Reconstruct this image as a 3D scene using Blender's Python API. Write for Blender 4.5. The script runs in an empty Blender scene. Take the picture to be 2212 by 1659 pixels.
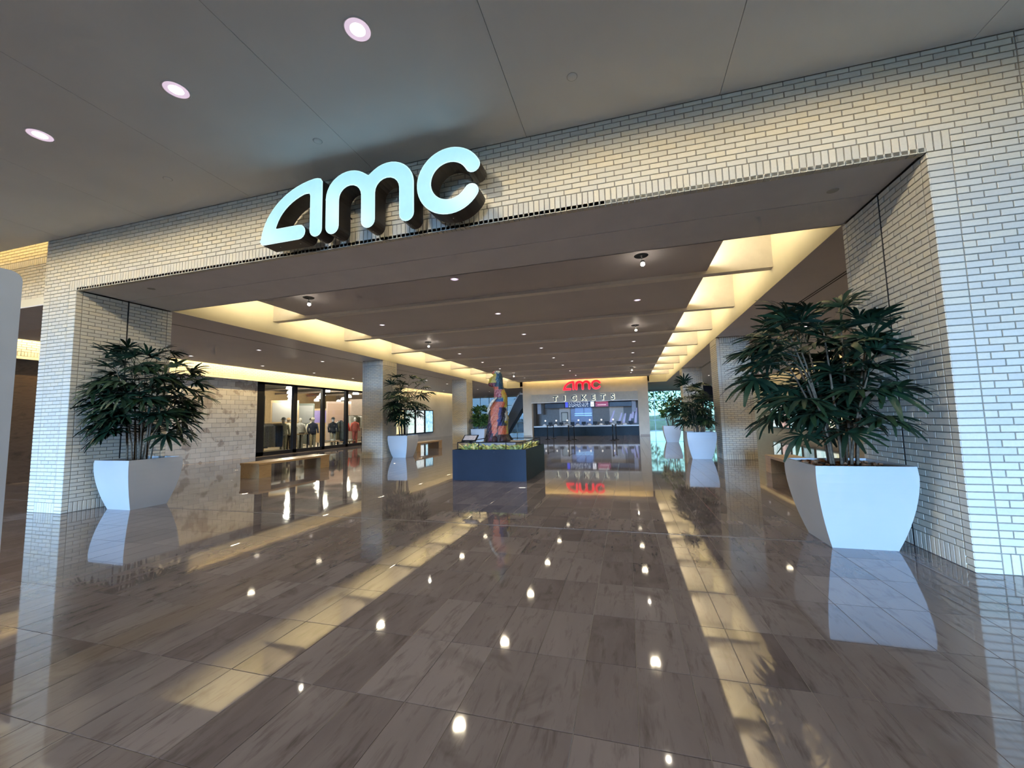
import bpy, math, random
from mathutils import Matrix, Vector
import numpy as np

scene = bpy.context.scene
col = scene.collection
PI = math.pi

# ------------------------------------------------------------------ camera
CAM_H = 1.488
FPX, FW, FH = 869.59, 2212, 1659
YAW, PITCH, ROLL = 0.276098, 0.086328, -0.0229324
cy_, sy_, cp_, sp_ = math.cos(YAW), math.sin(YAW), math.cos(PITCH), math.sin(PITCH)
fwd = Vector((-sy_ * cp_, cy_ * cp_, sp_)); rgt = Vector((cy_, sy_, 0)); upv = rgt.cross(fwd)
r2 = math.cos(ROLL) * rgt + math.sin(ROLL) * upv
u2 = -math.sin(ROLL) * rgt + math.cos(ROLL) * upv
cd = bpy.data.cameras.new('camera'); cam = bpy.data.objects.new('camera', cd); col.objects.link(cam)
cd.sensor_width = 36; cd.lens = FPX / FW * 36; cd.clip_start = 0.05; cd.clip_end = 5000
cam.matrix_world = Matrix(((r2.x, u2.x, -fwd.x, 0), (r2.y, u2.y, -fwd.y, 0), (r2.z, u2.z, -fwd.z, CAM_H), (0, 0, 0, 1)))
scene.camera = cam

def project(p):
    q = Vector(p) - Vector((0, 0, CAM_H))
    d = q.dot(fwd)
    if d < 0.05: return None
    return (FPX * q.dot(r2) / d + FW / 2, -FPX * q.dot(u2) / d + FH / 2)

# ------------------------------------------------------------------ world, exposure
SKY = 490.0
world = bpy.data.worlds.new('world'); scene.world = world; world.use_nodes = True
bg = world.node_tree.nodes['Background']; bg.inputs[0].default_value = (0.30, 0.56, 1.0, 1); bg.inputs[1].default_value = SKY
scene.view_settings.view_transform = 'Standard'
scene.view_settings.look = 'None'
scene.view_settings.gamma = 1.0
scene.view_settings.use_curve_mapping = False
scene.view_settings.exposure = 0.22
scene.cycles.use_denoising = True
scene.cycles.max_bounces = 6
scene.cycles.diffuse_bounces = 3
scene.cycles.glossy_bounces = 3
scene.cycles.use_adaptive_sampling = True
scene.cycles.adaptive_threshold = 0.09
scene.cycles.adaptive_min_samples = 16
scene.cycles.transparent_max_bounces = 12
scene.cycles.sample_clamp_indirect = 6.0
scene.cycles.caustics_reflective = False
scene.cycles.caustics_refractive = False

# main dimensions (metres): x across the mall, y into the cinema hall, z up
D = 4.781            # front plane of the brick portal
DB = 6.42            # back plane of the portal
XL, XR = -9.664, 2.973
CEIL = 5.098         # concourse ceiling
SOF = 4.05           # soffit of the portal and the aisle ceilings
PAN = 4.50           # hall ceiling
BEAM = 4.43
PL, PR = -8.55, 1.75 # edges of the hall ceiling panel
WL, WR = -16.7, 9.72 # aisle walls
YT = 32.5            # ticket wall
YE = 42.0            # far glazing
YBK = -40.0           # glazing behind the photographer

def light_area(name, loc, rot, sx, sy, power, color, spread=180, parent=None, portal=False):
    l = bpy.data.lights.new(name, 'AREA'); l.shape = 'RECTANGLE'; l.size = sx; l.size_y = sy
    l.energy = power; l.color = color; l.spread = math.radians(spread)
    if portal: l.cycles.is_portal = True
    o = bpy.data.objects.new(name, l); col.objects.link(o); o.location = loc; o.rotation_euler = rot
    if parent: o.parent = parent
    return o

# daylight enters through the glazing behind the photographer (portals guide the sky light)
light_area('daylight_portal', (-3.35, YBK - 0.12, 2.35), (PI / 2, 0, 0), 7.3, 4.5, 1, (1, 1, 1), portal=True)

# light strips on top of the ceiling panel edges, shining up into the two long slots
WARM = (1.0, 0.85, 0.56)
light_area('slot_strip_light', (PR - 0.16, 19.3, 4.67), (0, PI + 0.72, 0), 0.16, 25.4, 390, WARM)
light_area('slot_strip_light', (PL + 0.16, 19.3, 4.67), (0, PI - 0.72, 0), 0.16, 25.4, 390, WARM)
# cove strips washing the aisle walls, the ticket wall and the concourse corner
COVE = (1.0, 0.74, 0.34)
light_area('cove_light', (-16.36, 15.6, 4.42), (0, math.radians(-35), 0), 0.10, 18.0, 3900, COVE)
light_area('cove_light', (-16.36, 33.0, 4.42), (0, math.radians(-25), 0), 0.10, 15.0, 1000, COVE)
light_area('cove_light', (9.40, 24.4, 4.42), (0, math.radians(25), 0), 0.10, 34.0, 1150, COVE)
light_area('cove_light', (-3.35, 32.30, 4.75), (math.radians(-25), 0, 0), 9.6, 0.10, 90, COVE)
light_area('cove_light', (-13.7, 4.86, 5.42), (math.radians(40), 0, 0), 6.0, 0.10, 17, COVE)

# ------------------------------------------------------------------ helpers
class MB:
    def __init__(s): s.v = []; s.f = []; s.m = []
    def add(s, vs, fs, mi=0):
        b = len(s.v); s.v.extend(vs); s.f.extend([tuple(b + i for i in f) for f in fs]); s.m.extend([mi] * len(fs)); return s
    def box(s, x0, x1, y0, y1, z0, z1, mi=0):
        return s.add([(x0, y0, z0), (x1, y0, z0), (x1, y1, z0), (x0, y1, z0), (x0, y0, z1), (x1, y0, z1), (x1, y1, z1), (x0, y1, z1)],
                     [(0, 3, 2, 1), (4, 5, 6, 7), (0, 1, 5, 4), (1, 2, 6, 5), (2, 3, 7, 6), (3, 0, 4, 7)], mi)
    def rings(s, rings, mi=0, cap=True, closed=False):
        n = len(rings[0]); vs = [p for r in rings for p in r]; fs = []
        m = len(rings)
        for i in range(m if closed else m - 1):
            a, b = i * n, ((i + 1) % m) * n
            for k in range(n): fs.append((a + k, a + (k + 1) % n, b + (k + 1) % n, b + k))
        if cap and not closed:
            fs.append(tuple(range(n - 1, -1, -1))); fs.append(tuple((m - 1) * n + k for k in range(n)))
        return s.add(vs, fs, mi)
    def lathe(s, prof, n=24, c=(0, 0, 0), mi=0, cap=True):
        return s.rings([[(c[0] + r * math.cos(2 * PI * k / n), c[1] + r * math.sin(2 * PI * k / n), c[2] + z) for k in range(n)] for r, z in prof], mi, cap)
    def tube(s, pts, r, n=8, mi=0, cap=True, closed=False):
        pts = [Vector(p) for p in pts]; rs = r if isinstance(r, (list, tuple)) else [r] * len(pts); R = []
        up = Vector((0, 0, 1))
        for i, p in enumerate(pts):
            if closed: t = pts[(i + 1) % len(pts)] - pts[i - 1]
            else: t = (pts[min(i + 1, len(pts) - 1)] - pts[max(i - 1, 0)])
            t.normalize()
            a = t.cross(up if abs(t.z) < 0.95 else Vector((1, 0, 0))).normalized(); b = t.cross(a)
            R.append([tuple(p + rs[i] * (math.cos(2 * PI * k / n) * a + math.sin(2 * PI * k / n) * b)) for k in range(n)])
        return s.rings(R, mi, cap, closed)
    def prism(s, outline, y0, y1, mi=0):
        n = len(outline)
        vs = [(x, y0, z) for x, z in outline] + [(x, y1, z) for x, z in outline]
        fs = [tuple(range(n)), tuple(range(2 * n - 1, n - 1, -1))] + [(k, k + n, (k + 1) % n + n, (k + 1) % n) for k in range(n)]
        return s.add(vs, fs, mi)
    def mesh(s, name, mats, smooth=False):
        me = bpy.data.meshes.new(name); me.from_pydata(s.v, [], s.f)
        for m in (mats if isinstance(mats, (list, tuple)) else [mats]): me.materials.append(m)
        if any(s.m): me.polygons.foreach_set('material_index', s.m)
        if smooth: me.polygons.foreach_set('use_smooth', [True] * len(me.polygons))
        me.update(); return me
    def build(s, name, mats, parent=None, smooth=False, loc=None, angle=None):
        me = s.mesh(name, mats, smooth)
        o = bpy.data.objects.new(name, me); col.objects.link(o)
        if parent: o.parent = parent
        if loc: o.location = loc
        if angle: me.set_sharp_from_angle(angle=math.radians(angle))
        return o

def tag(o, label=None, cat=None, group=None, kind=None):
    if label: o['label'] = label
    if cat: o['category'] = cat
    if group: o['group'] = group
    if kind: o['kind'] = kind
    return o
def empty(name, loc=(0, 0, 0), label=None, cat=None, group=None, kind=None, rz=0):
    o = bpy.data.objects.new(name, None); col.objects.link(o); o.location = loc; o.rotation_euler = (0, 0, rz)
    o.empty_display_size = 0.1
    return tag(o, label, cat, group, kind)
def inst(name, me, parent=None, loc=(0, 0, 0), rot=(0, 0, 0), sc=None):
    o = bpy.data.objects.new(name, me); col.objects.link(o); o.parent = parent; o.location = loc; o.rotation_euler = rot
    if sc: o.scale = sc if isinstance(sc, (tuple, list)) else (sc, sc, sc)
    return o
def copy_tree(o, parent=None):
    c = o.copy(); col.objects.link(c); c.parent = parent
    for ch in list(o.children): copy_tree(ch, c)
    return c

# ------------------------------------------------------------------ materials
class NT:
    def __init__(s, name):
        s.mat = bpy.data.materials.new(name); s.mat.use_nodes = True; s.t = s.mat.node_tree
        s.b = s.t.nodes['Principled BSDF']; s.out = s.t.nodes['Material Output']
    def n(s, kind, **kw):
        x = s.t.nodes.new(kind)
        for k, v in kw.items():
            if k.startswith('i_'): x.inputs[k[2:].replace('_', ' ')].default_value = v
            else: setattr(x, k, v)
        return x
    def l(s, a, b): s.t.links.new(a, b)
    def math(s, op, a, b=None):
        m = s.n('ShaderNodeMath', operation=op)
        for i, v in enumerate((a, b)):
            if v is None: continue
            if isinstance(v, (int, float)): m.inputs[i].default_value = v
            else: s.l(v, m.inputs[i])
        return m.outputs[0]
    def mix(s, f, a, b, blend='MIX'):
        m = s.n('ShaderNodeMix', data_type='RGBA', blend_type=blend)
        for i, v in ((0, f), (6, a), (7, b)):
            if isinstance(v, (int, float)): m.inputs[i].default_value = v
            elif isinstance(v, tuple): m.inputs[i].default_value = (*v, 1)
            else: s.l(v, m.inputs[i])
        return m.outputs[2]
    def noise(s, vec, scale, detail=3, rough=0.5, dist=0.0):
        x = s.n('ShaderNodeTexNoise'); x.inputs['Scale'].default_value = scale; x.inputs['Detail'].default_value = detail
        x.inputs['Roughness'].default_value = rough; x.inputs['Distortion'].default_value = dist
        if vec is not None: s.l(vec, x.inputs['Vector'])
        return x.outputs['Fac']
    def ramp(s, f, stops):
        r = s.n('ShaderNodeValToRGB'); e = r.color_ramp.elements
        while len(e) > 1: e.remove(e[-1])
        for i, (p, c) in enumerate(stops):
            q = e[0] if i == 0 else e.new(p)
            q.position = p; q.color = (*c, 1) if isinstance(c, tuple) else (c, c, c, 1)
        s.l(f, r.inputs[0]); return r.outputs[0]
    def bump(s, h, strength=0.2, dist=0.01):
        b = s.n('ShaderNodeBump'); b.inputs['Strength'].default_value = strength; b.inputs['Distance'].default_value = dist
        s.l(h, b.inputs['Height']); s.l(b.outputs[0], s.b.inputs['Normal'])
    def rnd(s):
        oi = s.n('ShaderNodeObjectInfo'); ge = s.n('ShaderNodeNewGeometry')
        return s.math('FRACT', s.math('ADD', oi.outputs['Random'], ge.outputs['Random Per Island']))
    def pos(s): return s.n('ShaderNodeNewGeometry').outputs['Position']
    def obj(s): return s.n('ShaderNodeTexCoord').outputs['Object']
    def scalev(s, v, sc):
        m = s.n('ShaderNodeVectorMath', operation='MULTIPLY'); s.l(v, m.inputs[0]); m.inputs[1].default_value = sc; return m.outputs[0]

def plain(name, c, rough=0.6, metal=0.0, vary=0.06, scale=6.0, bump=0.0, spec=0.5, coat=0.0):
    t = NT(name); b = t.b
    f = t.noise(t.pos(), scale, 2)
    lo = tuple(x * (1 - vary) for x in c); hi = tuple(min(1, x * (1 + vary)) for x in c)
    t.l(t.ramp(f, [(0.3, lo), (0.7, hi)]), b.inputs['Base Color'])
    b.inputs['Roughness'].default_value = rough; b.inputs['Metallic'].default_value = metal
    b.inputs['Specular IOR Level'].default_value = spec
    if coat: b.inputs['Coat Weight'].default_value = coat; b.inputs['Coat Roughness'].default_value = 0.1
    if bump: t.bump(t.noise(t.pos(), 60, 1), bump, 0.004)
    return t.mat
def emit(name, c, strength, base=(0.08, 0.08, 0.08)):
    t = NT(name); t.b.inputs['Base Color'].default_value = (*base, 1); t.b.inputs['Roughness'].default_value = 0.4
    f = t.noise(t.pos(), 9, 2)
    t.l(t.ramp(f, [(0.3, tuple(x * 0.94 for x in c)), (0.7, c)]), t.b.inputs['Emission Color'])
    t.b.inputs['Emission Strength'].default_value = strength
    return t.mat
def glass(name, tint, gloss=0.08):
    t = NT(name); t.t.nodes.remove(t.b)
    tr = t.n('ShaderNodeBsdfTransparent'); tr.inputs[0].default_value = (*tint, 1)
    gl = t.n('ShaderNodeBsdfGlossy'); gl.inputs['Roughness'].default_value = 0.02; gl.inputs[0].default_value = (0.9, 0.95, 1, 1)
    fr = t.n('ShaderNodeFresnel'); fr.inputs[0].default_value = 1.5
    mx = t.n('ShaderNodeMixShader'); bf_ = t.n('ShaderNodeNewGeometry').outputs['Backfacing']; t.l(t.math('MULTIPLY', t.math('MULTIPLY', fr.outputs[0], 0.6), t.math('SUBTRACT', 1.0, bf_)), mx.inputs[0]); t.l(tr.outputs[0], mx.inputs[1]); t.l(gl.outputs[0], mx.inputs[2])
    t.l(mx.outputs[0], t.out.inputs[0]); return t.mat

def make_brick(name, c):
    t = NT(name); r = t.rnd()
    c0 = tuple(x * 0.90 for x in c); c1 = c; c2 = (c[0] * 1.04, c[1] * 1.0, c[2] * 0.92)
    base = t.ramp(r, [(0.0, c0), (0.5, c1), (1.0, c2)])
    n1 = t.noise(t.pos(), 45, 2)
    colr = t.mix(t.ramp(n1, [(0.35, 0.0), (0.75, 0.22)]), base, tuple(x * 0.72 for x in c))
    t.l(colr, t.b.inputs['Base Color']); t.b.inputs['Roughness'].default_value = 0.75; t.b.inputs['Specular IOR Level'].default_value = 0.25
    t.bump(t.noise(t.pos(), 130, 1), 0.35, 0.003); return t.mat
BRICK = make_brick('cream_brick', (0.79, 0.735, 0.615))
MORTAR = plain('mortar', (0.30, 0.26, 0.20), 0.9, bump=0.3, scale=25, vary=0.15)
BLOCK = None

def make_tile():
    t = NT('polished_limestone'); r = t.rnd()
    off = t.n('ShaderNodeCombineXYZ'); t.l(t.math('MULTIPLY', r, 37.0), off.inputs[0]); t.l(t.math('MULTIPLY', r, 91.0), off.inputs[1])
    add = t.n('ShaderNodeVectorMath', operation='ADD'); t.l(t.pos(), add.inputs[0]); t.l(off.outputs[0], add.inputs[1])
    v = add.outputs[0]
    vs = t.scalev(v, (5.0, 1.3, 1.0))
    n1 = t.noise(vs, 1.0, 4, 0.6, 0.6)
    n2 = t.noise(t.scalev(v, (14.0, 2.2, 1)), 1.0, 4, 0.7, 0.3)
    n3 = t.noise(v, 2.2, 3, 0.6, 1.2)
    tone = t.ramp(r, [(0.0, (0.112, 0.094, 0.098)), (0.35, (0.152, 0.131, 0.137)), (0.7, (0.173, 0.151, 0.157)), (1.0, (0.221, 0.196, 0.202))])
    c = t.mix(t.ramp(n1, [(0.35, 0.0), (0.72, 0.45)]), tone, (0.23, 0.204, 0.210))
    c = t.mix(t.ramp(n2, [(0.52, 0.0), (0.72, 0.6)]), c, (0.052, 0.040, 0.036))
    c = t.mix(t.ramp(n3, [(0.58, 0.0), (0.78, 0.55)]), c, (0.045, 0.034, 0.031))
    t.l(c, t.b.inputs['Base Color'])
    t.l(t.ramp(n2, [(0.3, 0.028), (0.8, 0.06)]), t.b.inputs['Roughness'])
    t.b.inputs['Specular IOR Level'].default_value = 0.5
    t.b.inputs['IOR'].default_value = 1.85
    return t.mat
TILE = make_tile()
GROUT = plain('grout', (0.20, 0.175, 0.16), 0.6, scale=20)
CEILP = plain('ceiling_paint', (0.84, 0.825, 0.785), 0.8, vary=0.03, scale=1.2)
HALLC = plain('hall_ceiling_paint', (0.65, 0.61, 0.63), 0.55, vary=0.03, scale=1.0)
BEAMP = plain('beam_paint', (0.88, 0.83, 0.79), 0.6, vary=0.03)
CREAM = plain('cream_plaster', (0.86, 0.80, 0.62), 0.7, vary=0.03, scale=1.5)
TAUPE = plain('taupe_plaster', (0.60, 0.52, 0.40), 0.7, vary=0.05, scale=3)
SOFP = plain('soffit_paint', (0.84, 0.81, 0.81), 0.75, vary=0.03, scale=2)
GREYP = plain('grey_plaster', (0.52, 0.50, 0.46), 0.75, vary=0.04, scale=2)
BLACK = plain('black_metal', (0.010, 0.010, 0.011), 0.45, 0.0, spec=0.2)
DARK = plain('dark_slot', (0.03, 0.027, 0.025), 0.7)
STEEL = plain('brushed_steel', (0.55, 0.55, 0.55), 0.3, 0.9)
WHITEP = plain('white_fibreglass', (0.53, 0.53, 0.52), 0.38, vary=0.02, scale=2, coat=0.15)
TRIMW = plain('white_trim', (0.8, 0.78, 0.74), 0.5)
NAVY = plain('navy_paint', (0.017, 0.023, 0.036), 0.5, vary=0.06, scale=3, spec=0.12)
SOIL = plain('dark_soil', (0.05, 0.035, 0.025), 0.95, vary=0.5, scale=40, bump=0.6)
MULCH = plain('bark_mulch', (0.36, 0.17, 0.08), 0.9, vary=0.5, scale=30, bump=0.4)
CANE = plain('palm_cane', (0.13, 0.09, 0.055), 0.85, vary=0.4, scale=30, bump=0.4)
def make_leaf(name, c, c2):
    t = NT(name); r = t.rnd()
    t.l(t.mix(r, c, c2), t.b.inputs['Base Color']); t.b.inputs['Roughness'].default_value = 0.4
    t.b.inputs['Specular IOR Level'].default_value = 0.4
    t.bump(t.noise(t.obj(), 60, 2), 0.1, 0.002); return t.mat
LEAF = make_leaf('palm_leaf', (0.006, 0.020, 0.012), (0.016, 0.040, 0.016))
LEAF2 = make_leaf('pale_leaf', (0.42, 0.48, 0.10), (0.90, 0.86, 0.42))
LEAF3 = make_leaf('fresh_leaf', (0.04, 0.10, 0.025), (0.12, 0.20, 0.05))
def make_wood():
    t = NT('oak_wood'); v = t.scalev(t.pos(), (22, 2.0, 22))
    n = t.noise(v, 1.0, 5, 0.6, 0.6)
    t.l(t.ramp(n, [(0.3, (0.30, 0.185, 0.085)), (0.5, (0.42, 0.28, 0.14)), (0.7, (0.34, 0.21, 0.10))]), t.b.inputs['Base Color'])
    t.b.inputs['Roughness'].default_value = 0.35; t.bump(n, 0.1, 0.003); return t.mat
WOOD = make_wood()
def make_block():
    t = NT('stained_block'); r = t.rnd()
    base = t.ramp(r, [(0.0, (0.46, 0.43, 0.38)), (1.0, (0.56, 0.53, 0.47))])
    p = t.pos(); m = t.scalev(p, (1, 0.85, 1.0))
    a = t.noise(m, 1.7, 2, 0.5, 0.4); b = t.noise(m, 6.5, 5, 0.7, 0.6)
    s = t.math('ADD', a, t.math('MULTIPLY', b, 0.35))
    msk = t.ramp(s, [(0.755, 0.0), (0.80, 0.6)])
    t.l(t.mix(msk, base, (0.21, 0.155, 0.12)), t.b.inputs['Base Color']); t.b.inputs['Roughness'].default_value = 0.8
    t.bump(b, 0.2, 0.006); return t.mat
BLOCK = make_block()
def make_marble():
    t = NT('brown_stone'); n = t.noise(t.scalev(t.pos(), (1, 0.8, 2.2)), 1.8, 6, 0.65, 1.5)
    t.l(t.ramp(n, [(0.3, (0.035, 0.022, 0.015)), (0.5, (0.10, 0.065, 0.043)), (0.7, (0.055, 0.035, 0.025))]), t.b.inputs['Base Color'])
    t.b.inputs['Roughness'].default_value = 0.3; return t.mat
MARBLE = make_marble()
GLASS = glass('clear_glass', (0.93, 0.96, 0.95))
TINTG = glass('aqua_tinted_glass', (0.068, 0.077, 0.060))
BLUEG = glass('blue_tinted_glass', (0.030, 0.032, 0.031))

# ------------------------------------------------------------------ pieces laid on faces (bricks, blocks, tiles)
class Face:
    """a flat face: (u, v, d) -> world; u runs along the face, v is up, d is depth behind the face"""
    def __init__(s, origin, ang): s.o = Vector(origin); s.a = ang; s.c = math.cos(ang); s.s = math.sin(ang)
    def w(s, u, v, d=0.0): return (s.o.x + u * s.c - d * s.s, s.o.y + u * s.s + d * s.c, s.o.z + v)

def piece_geo(w, h, d, ch):
    a, b = w / 2, h / 2
    vs = [(-a, d, -b), (a, d, -b), (a, d, b), (-a, d, b), (-a, ch, -b), (a, ch, -b), (a, ch, b), (-a, ch, b),
          (-a + ch, 0, -b + ch), (a - ch, 0, -b + ch), (a - ch, 0, b - ch), (-a + ch, 0, b - ch)]
    fs = [(8, 9, 10, 11)]
    for i in range(4):
        j = (i + 1) % 4
        fs.append((4 + i, 4 + j, 8 + j, 8 + i)); fs.append((i, j, 4 + j, 4 + i))
    return vs, fs
_pm = {}
def piece_mesh(kind, w, h, d, ch, mat):
    k = (kind, round(w, 3), round(h, 3), d, mat.name)
    if k not in _pm: _pm[k] = MB().add(*piece_geo(w, h, d, ch)).mesh(kind, mat)
    return _pm[k]
def lay(owner, kind, pieces, mat, joint=0.010, depth=0.02, ch=0.003, limit=300, rest='brickwork', minpx=10):
    """pieces: (face, u0, u1, v0, v1).  The largest in view become parts, the others one joined part."""
    rank = []
    for i, (fc, u0, u1, v0, v1) in enumerate(pieces):
        ps = [project(fc.w(u, v)) for u, v in ((u0, v0), (u1, v0), (u1, v1), (u0, v1))]
        area = 0
        if all(ps):
            cx = sum(p[0] for p in ps) / 4; cyy = sum(p[1] for p in ps) / 4
            if -20 < cx < FW + 20 and -20 < cyy < FH + 20:
                area = abs(sum(ps[k][0] * ps[(k + 1) % 4][1] - ps[(k + 1) % 4][0] * ps[k][1] for k in range(4))) / 2
                ext = max(math.hypot(ps[k][0] - ps[(k + 1) % 4][0], ps[k][1] - ps[(k + 1) % 4][1]) for k in range(4))
                if ext < minpx: area = 0
        rank.append((area, i))
    rank.sort(reverse=True)
    single = set(i for a, i in rank[:limit] if a > 0)
    mb = MB()
    for i, (fc, u0, u1, v0, v1) in enumerate(pieces):
        w, h = u1 - u0 - joint, v1 - v0 - joint
        if w < 0.012 or h < 0.012: continue
        uc, vc = (u0 + u1) / 2, (v0 + v1) / 2
        if i in single:
            o = bpy.data.objects.new(kind, piece_mesh(kind, w, h, depth, ch, mat)); col.objects.link(o); o.parent = owner
            o.location = fc.w(uc, vc); o.rotation_euler = (0, 0, fc.a)
        else:
            vs, fs = piece_geo(w, h, depth, ch)
            mb.add([fc.w(uc + x, vc + z, y) for x, y, z in vs], fs)
    if mb.f: tag(mb.build(rest, mat, owner), kind='stuff')

BC, BW, BZ = 0.0675, 0.2025, -0.02     # course height, brick module, start of the first course
def running(fc, u0, u1, v0, v1, start=0.0, half0=0, m=BW, c=BC):
    out = []; k = 0; v = v0
    while v < v1 - 0.01:
        vt = min(v + c, v1); lo = max(v, 0.0)
        off = (m / 2 if (k + half0) % 2 else 0.0) + start
        u = u0 - m + off % m if off % m else u0
        while u < u1 - 1e-4:
            a, b = max(u, u0), min(u + m, u1)
            if b - a > 0.02 and vt - lo > 0.015: out.append((fc, a, b, lo, vt))
            u += m
        v += c; k += 1
    return out
def stack(fc, u0, u1, v0, v1, c=BC):
    out = []; v = v0
    while v < v1 - 0.01:
        lo = max(v, 0.0); vt = min(v + c, v1)
        if vt - lo > 0.015: out.append((fc, u0, u1, lo, vt))
        v += c
    return out
def soldiers(fc, u0, u1, v0, v1):
    n = max(1, round((u1 - u0) / BC)); w = (u1 - u0) / n
    return [(fc, u0 + k * w, u0 + (k + 1) * w, max(v0, 0), v1) for k in range(n)]

# ------------------------------------------------------------------ the brick portal
ZS = BZ + 60 * BC          # underside of the soldier course (4.03)
ZT = ZS + 3 * BC           # its top
LX0 = -10.60               # outer edge of the left pier
RX1 = WR
front = Face((0, D, 0), 0)
jr = Face((XR, 0, 0), -PI / 2)     # faces -x, u = -y
jl = Face((XL, 0, 0), PI / 2)      # faces +x, u = +y
lo_ = Face((LX0, 0, 0), -PI / 2)   # outer side of the left pier, faces -x
g = 0.009                          # mortar sits this far behind the brick faces
YJ = 5.60                          # movement joint in the reveals
SW = 0.198

def reveal(fc, sgn):
    """brick reveal between y = D and DB with a movement joint at YJ; sgn maps y to u"""
    P = []
    def rng(a, b): return (a, b) if sgn > 0 else (-b, -a)
    top = SOF
    zb = BZ + 3 * BC
    a, b = rng(D, D + 0.10); P.extend(stack(fc, a, b, BZ, top))
    a, b = rng(D + 0.10, YJ - 0.008); P.extend(running(fc, a, b, zb, top)); P.extend(soldiers(fc, a, b, BZ, zb))
    a, b = rng(YJ + 0.008, DB - 0.10); P.extend(running(fc, a, b, zb, top)); P.extend(soldiers(fc, a, b, BZ, zb))
    a, b = rng(DB - 0.10, DB); P.extend(stack(fc, a, b, BZ, top))
    return P

# right pier
wr = MB().box(XR + g, RX1, D + g, DB, 0, ZS).build('wall_right', MORTAR)
tag(wr, 'bright cream brick pier right of the portal beside the large planter', 'wall', kind='structure')
P = stack(front, XR, XR + SW, BZ, ZS)
P += soldiers(front, XR + SW, 3.749, BZ, BZ + 3 * BC) + running(front, XR + SW, 3.749, BZ + 3 * BC, ZS, 0, 1)
P += stack(front, 3.749, 3.749 + SW, BZ, ZS) + running(front, 3.749 + SW, 5.4, BZ, ZS)
P += reveal(jr, -1)
lay(wr, 'brick', P, BRICK)
MB().box(XR + 0.0005, XR + 0.02, YJ - 0.008, YJ + 0.008, 0, SOF).build('movement_joint', DARK, wr)
# left pier
wl = MB().box(LX0 + g, XL - g, D + g, DB, 0, ZS).build('wall_left', MORTAR)
tag(wl, 'slim cream brick pier left of the portal beside the pale upright panel', 'wall', kind='structure')
P = stack(front, LX0, LX0 + SW, BZ, ZS) + stack(front, XL - SW, XL, BZ, ZS)
P += soldiers(front, LX0 + SW, XL - SW, BZ, BZ + 3 * BC) + running(front, LX0 + SW, XL - SW, BZ + 3 * BC, ZS, 0, 1)
P += reveal(jl, 1)
lay(wl, 'brick', P, BRICK)
MB().box(XL - 0.02, XL - 0.0005, YJ - 0.008, YJ + 0.008, 0, SOF).build('movement_joint', DARK, wl)
# lintel
wf = MB().box(LX0 + g, RX1 + 0.5, D + g, DB, ZS + 0.045, 5.7).build('wall_front', MORTAR)
tag(wf, 'wide cream brick lintel wall carrying the big glowing letters', 'wall', kind='structure')
P = soldiers(front, XL - SW, XR + SW, ZS, ZT)
P += running(front, LX0, XL - SW, ZS, ZT, 0, 0) + running(front, XR + SW, 5.4, ZS, ZT, 0, 1)
P += running(front, LX0, 3.749, ZT, CEIL, 0.05, 0) + stack(front, 3.749, 3.749 + SW, ZT, CEIL) + running(front, 3.749 + SW, 5.4, ZT, CEIL)
# brick return on the underside of the lintel
lay(wf, 'brick', P, BRICK)
mb = MB()
n = int((XR - XL) / BC)
for k in range(n):
    a = XL + k * (XR - XL) / n; mb.box(a + 0.004, a + (XR - XL) / n - 0.004, D, D + 0.075, ZS, ZS + 0.05)
tag(mb.build('brickwork', BRICK, wf), kind='stuff')
MB().box(XL, XR, D + 0.075, 5.585, SOF, SOF + 0.05).box(XL, XR, 5.600, DB, SOF, SOF + 0.05).build('soffit_board', SOFP, wf)
MB().box(XL, XR, 5.585, 5.600, SOF + 0.012, SOF + 0.05).build('reveal_joint', TRIMW, wf)
MB().box(XL, XR, D + 0.070, D + 0.082, SOF - 0.012, SOF + 0.02).build('edge_bead', TRIMW, wf)
mb = MB()
for x, y in ((XR - 0.55, 5.35), (-8.4, 5.2)):
    mb.lathe([(0.055, SOF - 0.004), (0.06, SOF), (0.06, SOF + 0.01)], 20, (x, y, 0))
mb.build('cover_plate', GREYP, wf, smooth=True)

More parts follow.
